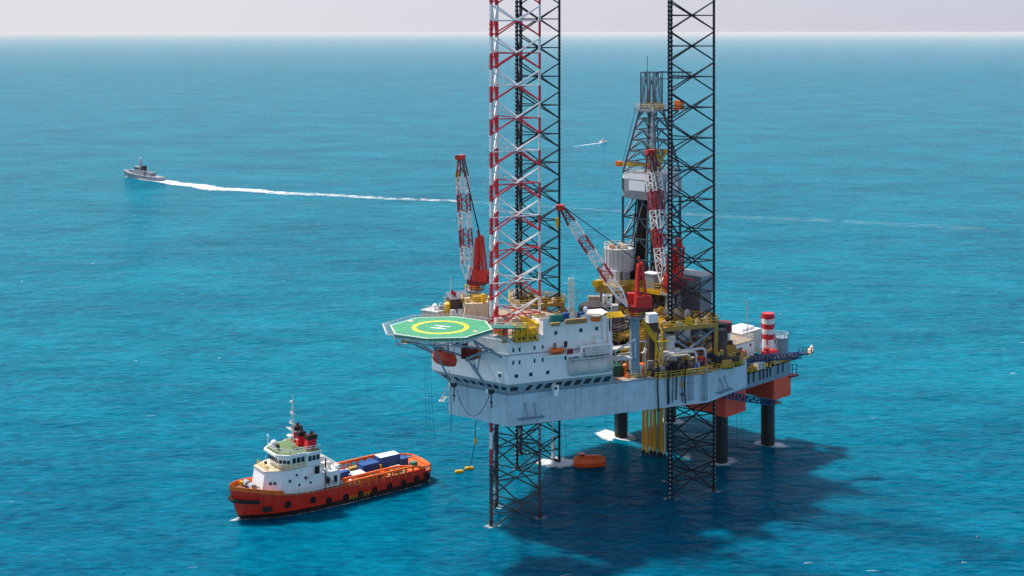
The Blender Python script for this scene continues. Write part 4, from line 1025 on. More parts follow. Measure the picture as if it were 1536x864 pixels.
# hoses down the hull
for k, (px, y1, lab) in enumerate(((987, 618, 'thin black hose hanging down the hull above the yellow pipes'), (1001, 608, 'thick black hose hanging in front of the black leg chord'), (1004.5, 606, 'black hose hanging close beside the thick one'), (1009, 604, 'slack black hose on the hull below the reels'), (1015, 600, 'black hose under the middle of the reels'), (1023, 603, 'black hose with a bulge hanging below the reels'), (1028, 605, 'last long black hose hanging below the reels'))):
    a = hitN(px, 546, -.75); b = hitN(px+random.uniform(-1.5, 1.5), y1, -.35)
    m = MB('rubber'); m.path([NW((a-A0).dot(E1), .4, a.z+.4), a+V((0, 0, .3)), a, a.lerp(b, .5)+E1*random.uniform(-.25, .25), b], .1 if k % 2 else .16, 6)
    if k == 5: q = a.lerp(b, .55); m.sphere(q, .35, 8, 1.8, m='ochre'); m.sphere(a.lerp(b, .8), .35, 8, 1.3, m='brown steel')
    solo(m, 'hose', lab, 'hose', 'hoses hanging down the hull side')
for k, (px, lab) in enumerate(((1036, 'grey ladder-like pipe pair on the hull, next to the hoses'), (1057, 'grey ladder-like pipe pair on the hull towards the stern'))):
    m = MB('blue grey'); a = hitN(px, 552, -.3); b = hitN(px, 601, -.3)
    for s in (-.55, .0, .55): m.tube(a+E1*s, b+E1*s, .09, 6)
    for v in (.05, .45, .95): q = a.lerp(b, v); m.beam(q-E1*.9, q+E1*.9, .14)
    solo(m, 'hull_pipe', lab, 'pipe')

# stern quarter clutter
rr = random.Random(21)
items = [('ochre winch on the stern quarter beside the black leg', 1089, 546, 2.2, 2.4, 'ochre'), ('brown generator box by the stern rail', 1098, 543, 2.6, 2.8, 'brown steel'), ('dark machinery box beside the yellow post of the jack house', 1080, 545, 2.4, 3.6, 'dark steel'), ('yellow frame box at the stern corner of the deck', 1106, 541, 2.0, 2.6, 'ochre'), ('tall ochre skid standing behind the brown generator box', 1092, 527, 3, 3.2, 'ochre'), ('cream cabinet on the deck under the jack house bracing', 1048, 531, 1.8, 2.6, 'cream'), ('dark blue cabinet beneath the crossed grey braces', 1066, 538, 2.0, 3.0, 'boom blue'), ('mauve pump block below the grey gear case', 1000, 541, 4, 2.6, 'mauve grey'), ('rusty skid block behind the white pipe loops', 1030, 528, 4.5, 3.0, 'brown steel'), ('ochre pump skid at the foot of the yellow stair', 985, 541, 2.4, 2.4, 'ochre')]
for label, px, py, w, h, mat in items:
    p = lvl(px, py+6, DECK+.06); t = thing('machinery_skid', label, 'machinery', p, AN+rr.uniform(-.2, .2))
    MB(mat).bbox((0, 0, .2), (w, w*.7, h*.7)).build('housing', t, local=True); MB('dark steel').bbox((0, 0, 0), (w+.3, w*.8, .2)).build('skid_base', t, local=True)
    m = MB('ochre' if mat != 'ochre' else 'brown steel'); m.lathe((w*.2, 0, .2+h*.7), [(w*.18, 0), (w*.18, h*.25), (w*.1, h*.3)], 10); m.bbox((-w*.25, 0, .2+h*.7), (w*.3, w*.4, h*.2)); m.build('exhaust', t, local=True)
    m = MB('rail yellow'); m.rail([(-w/2-.4, -w*.45, 0), (w/2+.4, -w*.45, 0)], 1.1, .9, .05); m.build('guard_rail', t, local=True)
# yellow pipe rack level under the drill floor
t = thing('pipe_rack', 'ochre pipe rack deck with racked dark drill pipe before the derrick', 'pipe rack', AX(34, 0, DECK))
for a in (28, 34, 40):
    for p in (-8, 0, 8): q = AX(a, p, DECK); MB('mauve grey').beam(q, q+V((0, 0, 5)), .5).build('post', t)
MB('ochre').prism([AX(26, -9, 0), AX(42, -9, 0), AX(42, 9, 0), AX(26, 9, 0)], 33.6, 34.1).build('rack_floor', t)
m = MB('brown steel')
for k in range(26): m.tube(AX(27, -7.5+k*.55, 34.35+(k % 3)*.1), AX(40.5, -7.5+k*.55, 34.35+(k % 3)*.1), .22, 6, m=('brown steel', 'dark steel', 'mauve grey')[k % 3])
m.build('stacked_pipe_rib', t); MB('rail yellow').rail([AX(26, -9, 34.1), AX(42, -9, 34.1), AX(42, 9, 34.1), AX(26, 9, 34.1)], 1.2, 1.4, .07, closed=True).build('rack_rail', t)
for label, a, p, w, h, mat in (('cream mud pump house beside the pipe rack', 20, 6, 5, 5.5, 'cream'), ('brown pump house behind the quarters', 14, -4, 7, 6.2, 'brown steel'), ('pale shale shaker house beside the far jack house', 27, -13, 6, 6.8, 'dirty white'), ('grey switch house behind the pipe rack crane', 44, 12.5, 5, 7.5, 'pale grey'), ('ochre cement unit between the cranes', 31, 11, 3.6, 4.6, 'ochre'), ('rusty brown cabin in front of the substructure', 43, -1, 4, 7, 'brown steel'), ('dark generator house behind the radio mast', 20, -3, 6, 7.6, 'dark steel')):
    q = AX(a, p, DECK+.06); t = thing('deck_house', label, 'deck house', q, AA)
    MB(mat).bbox((0, 0, 0), (w, w*.8, h)).build('wall', t, local=True); MB('deck grey').bbox((0, 0, h), (w+.3, w*.8+.3, .15)).build('roof', t, local=True)
    m = MB('cream'); 
    for k in range(5): m.bbox((rr.uniform(-.4, .4)*w, rr.uniform(-.3, .3)*w, h+.15), (rr.uniform(.5, 1.4), rr.uniform(.5, 1.2), rr.uniform(.4, 1.5)), rr.uniform(0, 1), m=rr.choice(['cream', 'ochre', 'orange', 'pale grey', 'yellow']))
    m.build('roof_fitting', t, local=True); MB('rail yellow').rail([(-w/2, -w*.4, h+.15), (w/2, -w*.4, h+.15), (w/2, w*.4, h+.15), (-w/2, w*.4, h+.15)], 1.1, 1.2, .05, closed=True).build('roof_rail', t, local=True)
    MB('dark steel').box((-w/2-.03, -w*.15, 1.1), (.08, .9, 2.0)).build('door', t, local=True)

# =============================================================== LIFEBOATS
def lifeboat(label, p, rz, L, Wd, H, mat, name='lifeboat', davit=None, waterline=.0):
    t = thing(name, label, 'lifeboat', p, rz)
    n = 14; rings = []
    for i in range(n+1):
        u = -1+2*i/n; k = max(.06, (1-abs(u)**3.2))**.6; x = u*L/2
        hw = Wd/2*k; zb = (1-k)*H*.22
        rings.append([(x, hw*a, zb+(H*b-zb)*(.75+.25*k) if b > .45 else zb+H*b*.9) for a, b in ((0, 0), (.55, .06), (.92, .25), (1, .45), (.9, .62), (.72, .85), (.4, .97), (0, 1), (-.4, .97), (-.72, .85), (-.9, .62), (-1, .45), (-.92, .25), (-.55, .06))])
    m = MB(mat); m.loft(rings); m.build('hull', t, local=True, smooth=True)
    m = MB('dark red' if mat != 'boat orange' else 'ship red')
    for s in (-1, 1):
        m.path([(-L/2*.86, s*Wd*.36, H*.44), (-L/2*.55, s*Wd*.487, H*.43), (0, s*Wd*.508, H*.43), (L/2*.55, s*Wd*.487, H*.43), (L/2*.86, s*Wd*.36, H*.44)], .07, 5)
    m.build('fender_rim', t, local=True)
    m = MB(mat); m.loft([[(x, y, z) for x, y, z in ((-L*.34, -Wd*.25, zz), (-L*.14, -Wd*.25, zz), (-L*.14, Wd*.25, zz), (-L*.34, Wd*.25, zz))] for zz in (H*.9, H*1.16)]); cb = m.build('helm_canopy', t, local=True)
    m = MB('glass'); 
    for s in (-1, 1): m.box((-L*.24, s*Wd*.255, H*1.05), (L*.13, .04, H*.1))
    m.box((-L*.138, 0, H*1.05), (.04, Wd*.36, H*.1)); m.build('pane', cb, local=True)
    m = MB('grey')
    for x in (-L*.38, L*.38): m.bbox((x, 0, H*.86), (.25, .18, .5))
    m.build('lifting_hook', t, local=True)
    return t
q = at(667, 548, 254.5)
lifeboat('dull red enclosed lifeboat hanging under the green helideck', q, AB+R(-10), 6.6, 2.7, 2.9, 'boat red')
t = thing('davit', 'dark lifeboat davit frame between the red lifeboat and white bow wall', 'davit', q+V((2.5, 2.5, 3)))
for k in (-2.4, 2.4):
    m = MB('dark steel'); e = q+V((math.cos(AB), math.sin(AB), 0))*k; m.beam(e+V((.6, 1.0, 4.6)), e+V((2.4, 3.4, 3.6)), .35, .5); m.beam(e+V((.6, 1.0, 4.6)), e+V((0, 0, 4.4)), .3); m.beam(e+V((2.4, 3.4, .3)), e+V((2.4, 3.4, 4.2)), .3, .4); m.tube(e+V((0, 0, 2.4)), e+V((0, 0, 4.4)), .06, 5); m.build('davit_arm', t)
m = MB('dark red'); m.box(at(703, 530, 255), (2.6, 1.6, 2.2), AB); m.box(at(717, 529, 255.6), (1.0, 1.0, 2.2), AB, m='orange'); solo(m, 'boat_winch', 'dark red boat winch next to the lifeboat below the helideck', 'winch')
p = hitN(835.5, 531, -3.4); lifeboat('small orange rescue boat on the ledge of the white near wall', p, AN, 3.1, 1.5, 1.2, 'orange', 'rescue_boat')
m = MB('white'); m.bbox(p+V((-.5, .3, -.45)), (4.4, 1.6, .35), AN); m.bbox(p+V((3.4, .9, -.5)), (3.0, 1.6, .35), AN); m.beam(p+V((1.9, .6, -.2)), p+V((2.4, .6, 3.0)), .12); m.bbox(p+V((2.6, .9, -.15)), (1.2, .8, .9), AN, m='dark red')
solo(m, 'boat_cradle', 'white shelf cradle under the small orange rescue boat', 'cradle')
p = lvl(884, 699.5, 0); lifeboat('orange enclosed lifeboat floating on the water under the rig', p+V((0, 0, -.35)), R(6), 7.6, 2.9, 3.0, 'boat orange')

# ============================================== conductors, flare booms, hoses
for k, (px, yb, col, r) in enumerate(((965.0, 682, 'pipe yellow', .36), (970.5, 686, 'pipe yellow', .40), (976.5, 683, 'pipe yellow', .30), (982, 684, 'pipe yellow', .42), (987.5, 686, 'ochre', .3), (992, 686, 'pipe yellow', .36), (997, 688, 'cream', .28))):
    p = lvl(px, yb-1.5, 0)
    m = MB(col); m.tube((p.x, p.y, -4), (p.x, p.y, 41), r, 12)
    for z in (3.5, 11, 18): m.tube((p.x, p.y, z), (p.x, p.y, z+.25), r*1.25, 12)
    m.tube((p.x, p.y, -3), (p.x, p.y, 1.0), r*1.06, 12, m='dark steel')
    solo(m, 'conductor_pipe', ['bright yellow conductor pipe, outermost of the row away from the black leg', 'thick yellow conductor pipe, second from the open end of the row', 'ochre conductor pipe between two thick yellow ones', 'thick yellow conductor pipe at the middle of the row', 'ochre conductor pipe, third from the black leg', 'rusty ochre conductor pipe, second from the black leg', 'pale slim conductor pipe beside the black leg chord'][k], 'pipe', 'conductor pipes under the rig')
t = thing('flare_boom', 'dark blue lattice burner boom swung out over the stern deck', 'flare boom', at(1103, 540, 289))
a, b = at(1100, 541, 288), at(1200, 532.5, 297)
m = MB('boom blue'); m.lattice(a, b, 1.1, 1.1, 18, side=V((.3, -.9, 0)), r=.06, rc=.12); m.build('boom_lattice', t)
m = MB('boom blue'); m.beam(a, b, .7, .12); m.build('boom_walkway', t)
m = MB('boom blue'); q = at(1206, 530, 297); m.box(q, (2.4, 1.8, .3), .2); m.rail([q+V((-1.5, -1, 0)), q+V((1.6, -.9, 0)), q+V((1.6, .9, 0))], 1.5, .8, .07, m='boom blue'); m.tube(q, q+V((2.2, 0, .3)), .2, 8, m='dark steel'); m.build('burner_head', t)
q = at(1217.5, 529.5, 297); m = MB('flame'); m.loft([[(q.x-.5+z*.28+rad*math.cos(k*PI/4), q.y+rad*math.sin(k*PI/4), q.z+z) for k in range(8)] for z, rad in ((-.5, .12), (0, .55), (.7, .68), (1.3, .4), (1.9, .08))]); solo(m, 'flare_flame', 'small pale orange flame at the tip of the blue boom', 'flame', smooth=True)
t = thing('gangway_boom', 'thin blue lattice gangway slung below the hull towards the striped barge leg', 'gangway', at(1090, 590, 287))
a, b = at(1086, 592, 283.5), at(1158, 604, 299); m = MB('boom blue'); m.lattice(a, b, 1.0, 1.3, 14, r=.08, rc=.12); m.build('boom_lattice', t)
m = MB('brown steel'); m.box(b+V((.5, 0, 0)), (3.2, 2.0, .25), .5); m.beam(b+V((-.5, 0, 0)), b+V((.8, .5, 2.4)), .25); m.build('end_platform', t)
def line(name, label, cat, pts, r, mat='rope', group=None):
    return solo(MB(mat).path(pts, r, 6), name, label, cat, group)
def cat_(a, b, sag, n=14): return [a.lerp(b, k/n)-V((0, 0, sag*4*(k/n)*(1-k/n))) for k in range(n+1)]
line('rope', 'black rope looping between the two shackles on the bow face', 'rope', cat_(bowp(682, 578, -.9), bowp(736, 588, -.9), 5.6), .06)
line('rope', 'black chain and rope hanging at the bow corner of the hull', 'rope', [bowp(674, 556, -1.1), at(676, 580, 255.5), at(677, 625, 255.3), at(676, 648, 255.3)], .07)
for k, (x0, y0, x1, y1, lab) in enumerate(((638, 545, 640, 640, 'thin dark line hanging straight down under the lifeboat, outermost'), (646, 548, 652, 662, 'thin dark line hanging under the helideck and bending at its foot'), (641.5, 545, 646, 655, 'thin dark line between the two others below the helideck'))):
    a, b = at(x0, y0, 254), at(x1, y1, 254); line('rope', lab, 'rope', [a, a.lerp(b, .5)+V((-.15, 0, 0)), b]+([b+V((1.2, .3, -.9)), b+V((3, .3, -.2))] if k == 1 else []), .03, group='lines hanging below the helideck')
for px, py, lab in ((681, 577, 'dark shackle block on the bow face nearer the lifeboat'), (737, 587, 'dark shackle block on the bow face nearer the hull corner')):
    p = bowp(px, py, -.7); m = MB('dark steel'); m.box(p, (.8, .9, .9), AB); m.box(p+V((-.7, .4, 0)), (.5, .8, .8), AB, m='white'); m.sphere(p-V((0, .1, 2.2)), .3); m.tube(p, p-V((0, .1, 3.4)), .13, 6); solo(m, 'mooring_shackle', lab, 'shackle', 'shackles on the bow')
q0, q1, q2 = at(714, 632, 262), lvl(704, 703, .3), lvl(689, 708, .3)
line('hose', 'slim dark hose dropping from the bow to the yellow floats', 'hose', [q0, q0.lerp(q1, .4)+V((.4, 0, 0)), q0.lerp(q1, .8)+V((.3, 0, 0)), q1, q1.lerp(q2, .5)+V((0, 0, -.1)), q2], .07)
for p, lab in ((q1, 'yellow hose float closer to the rig leg'), (q2, 'yellow hose float farther out from the rig')):
    m = MB('yellow'); rr = .42; m.tube(p+V((-.8, 0, .05)), p+V((.8, .3, .05)), rr, 10); m.tube(p+V((-1.05, -.08, .05)), p+V((-.8, 0, .05)), .15, 10, r2=rr); m.tube(p+V((.8, .3, .05)), p+V((1.05, .38, .05)), rr, 10, r2=.15); solo(m, 'float', lab, 'float', 'yellow hose floats')
p = at(713, 662, 262); m = MB('yellow'); m.tube(p+V((0, 0, -.5)), p+V((.1, 0, .5)), .3, 10); m.tube(p+V((.1, 0, .5)), p+V((.1, 0, .8)), .3, 10, r2=.06); m.tube(p+V((0, 0, -.8)), p+V((0, 0, -.5)), .06, 10, r2=.3); solo(m, 'float', 'small yellow float hanging halfway down the slim hose', 'float')
for px, y0, y1, Y, lab in ((908, 620, 662, 300, 'thin dark line hanging behind the hull near the orange lifeboat'), (1104, 600, 700, 296, 'thin dark line trailing from the red barge sponson'), (847, 632, 695, 262, 'thin dark line hanging from the near hull edge'), (1111, 600, 690, 297, 'second thin dark line trailing from the red barge sponson')):
    a, b = at(px, y0, Y), at(px+1.5, y1, Y); line('rope', lab, 'rope', [a, a.lerp(b, .6)+V((.2, 0, 0)), b], .03)

# ================================================================== BARGE
KU, KV = V((.722, .692, 0)), V((-.692, .722, 0)); K0 = V((49.2, 292.3, 0)); KA = math.atan2(.692, .722)
def KB(u, v, z): return K0+KU*u+KV*v+V((0, 0, z))
barge = thing('jack_up_barge', 'self-elevating barge moored behind the rig, red lower hull, grey upper hull and white house', 'barge', KB(13, 16, 12.5))
def kq(u0, u1, v0, v1): return [KB(u0, v0, 0), KB(u1, v0, 0), KB(u1, v1, 0), KB(u0, v1, 0)]
m = MB('barge red'); m.prism(kq(0, 8, 0, 42), 13.0, 17.99); m.build('pontoon', barge)
m = MB('barge red'); m.prism(kq(19.4, 26.6, 0, 42), 13.0, 17.99); m.build('pontoon', barge)
m = MB('blue grey'); m.prism(kq(0, 26.6, 0, 42), 18.0, 21.3); bh = m.build('upper_hull', barge)
m = MB('blue grey'); m.prism(kq(8.2, 19.2, 10, 42), 13.4, 17.99, m='dark red'); m.build('middle_hull', barge)
for u in (9, 11, 13.5, 15, 16.5, 17.8, 21, 23): MB('dark steel').beam(KB(u, -.12, 19.2), KB(u, -.12, 21.6), .3, .25).build('fender_post', bh); m = MB('ochre'); m.prism(kq(.3, 26.3, .3, 41.7), 21.304, 21.36, m='deck tan'); m.build('barge_deck', barge)
MB('rail yellow').rail([KB(0, .2, 21.3), KB(26.5, .2, 21.3), KB(26.5, 30, 21.3)], 1.1, 1.5, .06).build('deck_rail', barge)
m = MB('dark red'); q = KB(26.6, 1, 17.6); m.box(q+V((1.0, 0, 0)), (3.0, 2.2, .4), KA); m.rail([q+V((0, -1, 0)), q+V((2.4, .8, 0))], 2.6, 1.2, .08, m='boom blue'); m.build('boat_landing', barge)
def bleg(x, y, r, top, stripes, label=None):
    root = bpy.data.objects.new('leg', None); COL.objects.link(root); root.parent = barge
    m = MB('dark steel'); zt = 21.4 if stripes else top
    m.tube((x, y, -6), (x, y, zt), r, 20)
    m.tube((x, y, -6), (x, y, 1.7), r+.03, 20, m='growth')
    if stripes:
        zs = [21.4, 26.2]+[26.2+(top-26.2)*k/5 for k in range(1, 6)]
        for k in range(len(zs)-1): m.tube((x, y, zs[k]), (x, y, zs[k+1]), r, 20, m='white' if k == 0 else ('leg white' if k % 2 == 0 else 'leg red'))
    m.build('leg_tube', root, smooth=False)
    m = MB('rack hole light', 'dark steel')
    for a in (PI*.95, PI*.05+PI*2, -PI*.5-.3): m.beam((x+(r+.03)*math.cos(a), y+(r+.03)*math.sin(a), -5), (x+(r+.03)*math.cos(a), y+(r+.03)*math.sin(a), top-.3), .1, m='dark steel')
    for a in (PI*.95, PI*.05+PI*2, -PI*.5-.3):
        for k in range(int((top+6)/.55)):
            z = -5+k*.55
            if z > top-.3: break
            m.box((x+(r+.12)*math.cos(a), y+(r+.12)*math.sin(a), z), (.28, .3, .32), a, m='dark steel' if z < 22 or not stripes else ('leg red' if (int((z-26.2)/((top-26.2)/5)) % 2 == 0) else 'leg white'))
    m.build('rack_teeth', root)
bleg(27.5, 319.2, 1.45, 24, False); bleg(49.6, 300.4, 1.4, 33, False); bleg(63.3, 313.2, 1.5, 32.5, True); bleg(41.4, 332, 1.45, 30, False)
m = MB('white'); q = at(1086, 510, 303); m.lathe((q.x, q.y, 26), [(1.5, 0), (1.5, 4.4)], 18); m.lathe((q.x, q.y, 30.4), [(1.9, 0), (1.9, 2.3)], 18, m='dark red'); m.bbox((q.x, q.y, 21.36), (4, 4, 4.6), KA, m='dirty white')
solo(m, 'leg_cap_tower', 'white drum with a dark red cap on the barge by the yellow jack house', 'drum')
t = thing('barge_house', 'white two-storey house on the barge beside the striped column', 'house', KB(16, 9, 21.36), KA)
m = MB('white'); m.prism(kq(8.5, 18.5, 5, 16), 21.36, 27.0); m.build('wall', t)
MB('deck tan').prism(kq(8.3, 18.7, 4.8, 16.2), 27.0, 27.15).build('roof', t)
for u in (11, 12.2, 13.0): MB('glass').box(KB(u, 4.98, 25.6), (.7, .12, .8), KA).build('window', t)
MB('glass').box(KB(16.8, 4.98, 26), (.6, .12, .7), KA).build('window', t)
for u in (9.8, 11.6): MB('glass').box(KB(u, 4.98, 22.7), (.6, .12, .8), KA).build('window', t)
MB('pale grey').box(KB(13.5, 4.97, 24.2), (9.8, .1, .12), KA).build('ledge_trim', t)
MB('rail white').rail([KB(8.6, 5.1, 27.15), KB(18.4, 5.1, 27.15), KB(18.4, 15.8, 27.15)], 1.1, 1.2, .05).build('roof_rail', t)
t = thing('barge_cabin', 'white cabin with a pitched pale roof on the barge behind the deck mast', 'cabin', KB(6, 18, 21.36), KA)
q = at(1111, 512, 320); m = MB('dirty white'); m.bbox((q.x, q.y, 21.36), (8, 6, 5.4), KA); m.build('wall', t)
m = MB('white'); m.bbox((q.x, q.y, 26.76), (8.4, 6.4, .25), KA); m.bbox((q.x+.3, q.y, 27.0), (5, 4, .7), KA); m.build('roof', t)
m = MB('glass'); MB('glass').box((q.x+2.2, q.y-2.0, 27), (1.0, .15, .8), KA); 
q = at(1106, 517, 314); m = MB('dirty white'); m.bbox((q.x, q.y, 21.36), (4.6, 4.0, 3.8), KA); m.box((q.x+.9, q.y-2.0, 24.0), (2.4, .9, 1.0), KA, m='black hole'); m.bbox((q.x, q.y, 25.16), (4.8, 4.2, .2), KA, m='cream'); solo(m, 'engine_room_casing', 'pale casing with a dark louvre between the barge cabin and house', 'casing')
q = at(1121, 520, 309); m = MB('pale grey'); m.tube((q.x, q.y, 21.3), (q.x, q.y, 36.5), .12, 6); m.beam((q.x-.6, q.y, 34.6), (q.x+.6, q.y, 34.6), .1); m.beam((q.x, q.y, 31), (q.x+6, q.y+3, 27), .04); solo(m, 'deck_mast', 'thin grey mast on the barge in front of the white house', 'mast')
q = at(1171, 530, 317); t = thing('fuel_tank', 'grey upright tank at the barge end beside the striped column', 'tank', (q.x, q.y, 21.36))
MB('blue grey').lathe((q.x, q.y, 21.36), [(1.9, 0), (1.9, 4.4)], 20).build('tank_shell', t); m = MB('rail white'); m.rail([(q.x+1.9*math.cos(k*PI/5), q.y+1.9*math.sin(k*PI/5), 25.76) for k in range(10)], 1.0, 1, .05, closed=True); m.build('tank_rail', t)
m = MB('ochre'); m.bbox((q.x-2.6, q.y-2.2, 24.6), (1.4, 1.2, 1.2), KA); m.build('valve_box', t)
q = KB(13.5, 2.6, 21.5); lifeboat('bright red lifeboat on the barge deck behind the blue boom', at(1155, 538, 308.5), KA-R(25), 4.6, 2.2, 2.3, 'red')
q = at(1112, 537, 303); lifeboat('smaller red rescue craft on the barge behind the rig stern', q, KA-R(30), 2.8, 1.6, 1.8, 'red')
rr = random.Random(31)
for label, px, py, w, h, mat in (('ochre winch by the barge edge below the blue boom', 1127, 560, 2.0, 1.8, 'ochre'), ('white crossed lifting frame box on the barge edge', 1139, 556, 2.2, 3.2, 'dirty white'), ('grey pump on the barge edge beside the white frame', 1133, 553, 2.0, 2.6, 'pale grey'), ('dark machinery on the barge deck below the boom middle', 1152, 551, 2.4, 2.6, 'dark steel'), ('pale grey locker on the barge edge below the boom', 1162, 548, 2.0, 2.4, 'pale grey'), ('ochre gear box near the barge end', 1172, 545, 2.2, 2.0, 'ochre'), ('cream hatch box at the very end of the barge', 1184, 541, 2.4, 1.0, 'cream')):
    p = lvl(px, py-2, 21.36); t = thing('deck_machine', label, 'machinery', p, KA+rr.uniform(-.3, .3))
    MB(mat).bbox((0, 0, .2), (w, w*.8, h*.6)).build('housing', t, local=True); MB('dark steel').bbox((0, 0, 0), (w*1.2, w, .2)).build('skid_base', t, local=True)
    m = MB('rail yellow' if mat != 'dirty white' else 'dirty white'); m.beam((-w/2, -w*.5, .2), (w*.3, -w*.4, h), .2); m.beam((w/2, -w*.5, .2), (-w*.2, -w*.4, h), .2); m.tube((w*.1, 0, h*.6), (w*.1, 0, h), w*.16, 8); m.build('lifting_frame', t, local=True)

# ============================================================ SUPPLY SHIP
SC = V((-38.9, 278.7, 0)); SH = math.atan2(-.591, -.806)
ship = thing('supply_vessel', 'orange red offshore supply vessel with white bridge lying beside the rig', 'ship', SC, SH)
# stations: x, deck half-breadth, waterline half-breadth, sheer height
ST = [(-22.3, 4.4, 3.6, 3.0), (-21.2, 5.2, 4.8, 2.9), (-18, 5.7, 5.5, 2.8), (-10, 5.8, 5.7, 2.8), (-2, 5.8, 5.7, 2.8), (.8, 5.8, 5.7, 2.9), (1.2, 5.8, 5.7, 4.0), (8, 5.8, 5.5, 4.1), (12, 5.7, 4.9, 4.4), (15, 5.5, 4.1, 4.9), (18, 4.8, 2.9, 5.5), (20.5, 3.7, 1.6, 6.0), (22.6, 2.4, .45, 6.3), (24.0, 1.2, .1, 6.45), (24.7, .35, .05, 6.5)]
rings = []
for x, b, w, z in ST:
    xs = min(x, 22.4)+(0 if x < 22 else 0)
    sh = lambda f: x-(max(0, x-22.2))*(1-f)           # stem rake
    rings.append([(sh(0), 0, -2.5), (sh(0), -w*.8, -2.2), (sh(.05), -w, -.2), (sh(.35), -(w+(b-w)*.35), 1.1), (sh(1), -b, z), (sh(1), -b+.25, z), (sh(1), b-.25, z), (sh(1), b, z), (sh(.35), (w+(b-w)*.35), 1.1), (sh(.05), w, -.2), (sh(0), w*.8, -2.2)])
m = MB('ship red'); m.loft(rings, ms=['boot black', 'boot black', 'boot black', 'ship red', 'ship orange', 'ship deck', 'ship orange', 'ship red', 'boot black', 'boot black', 'boot black'])
m.build('hull', ship, local=True)
# bow bulwark
m = MB('ship orange')
pl = [(x, b, z) for x, b, w, z in ST if x >= 15]
for s in (-1, 1):
    for (x0, b0, z0), (x1, b1, z1) in zip(pl[:-1], pl[1:]):
        m.add([(x0, s*b0, z0), (x1, s*b1, z1), (x1, s*(b1+.12), z1+.9), (x0, s*(b0+.12), z0+.9), (x0, s*(b0-.14), z0), (x1, s*max(.05, b1-.14), z1), (x1, s*max(.05, b1-.02), z1+.9), (x0, s*(b0-.02), z0+.9)], [(0, 1, 2, 3), (7, 6, 5, 4), (3, 2, 6, 7)])
m.build('bow_bulwark', ship, local=True)
m = MB('rubber')                                  # fender strip round the stem and tyres on the side
m.path([(20, -4.3, 4.2), (22.8, -2.7, 4.4), (24.5, -.8, 4.5), (24.5, .8, 4.5), (22.8, 2.7, 4.4), (20, 4.3, 4.2)], .38, 6); m.build('bow_fender', ship, local=True)
def tyre(x, y, z, r=.6):
    mb = MB('rubber'); prev = None; ringsT = []
    for k in range(17):
        a = 2*PI*k/16; cc = V((x+math.cos(a)*r*.7, y, z+math.sin(a)*r*.7)); n = V((math.cos(a), 0, math.sin(a)))
        ringsT.append([cc+n*(.28*math.cos(t))+V((0, 1, 0))*(.28*math.sin(t)) for t in [2*PI*q/6 for q in range(6)]])
    mb.loft(ringsT, cap=False); mb.build('tyre_fender', ship, local=True)
for x, y, z in ((14.0, 5.35, 2.7), (8.4, 5.85, 2.6), (4.6, 5.9, 1.7), (.6, 5.95, 1.6), (-3, 5.95, 1.5), (-6.6, 5.95, 1.6), (-10.4, 5.95, 1.6), (-14, 5.95, 1.6), (-17.5, 5.8, 1.7), (-20.4, 5.5, 1.9)): tyre(x, y, z)
m = MB('boot black'); m.box((18.2, 4.06, 2.3), (2.0, .5, 1.0), R(-30)); m.build('hawse_recess', ship, local=True)
m = MB('marking yellow')                         # hatched marks on the side
for k in range(7): m.beam((-.4-k*.75, 5.84, .75), (-.9-k*.75, 5.86, 1.55), .16, .06)
m.build('hatch_marking', ship, local=True)
# cargo rails
for s in (-1, 1):
    m = MB('ship orange'); y = s*5.65
    m.beam((1, y, 4.6), (-16.5, y, 4.6), .4, .35); m.beam((1, y-s*.9, 5.1), (-13, y-s*.9, 5.1), .4, .4); m.beam((-13, y-s*.9, 5.1), (-16.5, y-s*.2, 4.6), .4, .35)
    m.path([(-16.5, y, 4.6), (-18.5, s*5.45, 4.0), (-20.4, s*5.2, 3.7), (-21.4, s*4.9, 3.6), (-22.2, s*3.6, 3.6)]+([(-22.5, 0, 3.6)]), .2, 6)
    for k in range(11): x = .5-k*1.9; m.beam((x, y if x > -17 else s*5.4, 2.7), (x, y if x > -17 else s*5.3, 4.6), .35, .25)
    for k in range(7): x = .5-k*2.1; m.beam((x, y-s*.9, 2.8), (x, y-s*.9, 5.0), .3, .3)
    m.beam((1, y, 3.15), (-20, y-s*.2, 3.15), .3, .8, m='ship red')
    m.build('cargo_rail', ship, local=True)
m = MB('ship orange'); m.box((-20, 0, 2.92), (3.6, 7, .15)); m.box((-17.2, 4.6, 3.2), (2.6, 1.4, .8)); m.box((-17.2, -4.6, 3.2), (2.6, 1.4, .8)); m.tube((-22.4, -3.4, 3.1), (-22.4, 3.4, 3.1), .5, 10); m.build('stern_roller', ship, local=True)
m = MB('wood'); m.box((-8, 0, 2.93), (20, 9.2, .12)); m.build('wooden_deck', ship, local=True)
# superstructure
sup = [(18.9, -2.6), (18.9, 2.6), (15.6, 4.5), (6.0, 4.8), (6.0, -4.8), (15.6, -4.5)]
m = MB('white'); m.prism(sup, 4.0, 9.6, top=[(x-(.9 if x > 15 else 0), y*.97) for x, y in sup]); m.build('superstructure', ship, local=True)
so_ = [o for o in ship.children if o.name.startswith('superstructure')][0]
m = MB('cream'); m.prism([(x-.8 if x > 15 else x, y*.95) for x, y in sup], 9.604, 9.66); m.build('bridge_deck', so_, local=True)
MB('rail yellow').rail([(17.4, -2.4, 9.65), (17.4, 2.4, 9.65), (14.6, 4.2, 9.65), (6.2, 4.5, 9.65)], 1.0, 1.2, .05).build('bridge_rail', so_, local=True)
m = MB('white'); m.box((3.6, 2.6, 5.6), (4.6, 4.0, 3.4)); m.box((3.6, -2.6, 5.6), (4.6, 4.0, 3.4)); m.box((3.6, 0, 4.6), (4.6, 1.0, 1.6)); m.build('aft_house', ship, local=True)
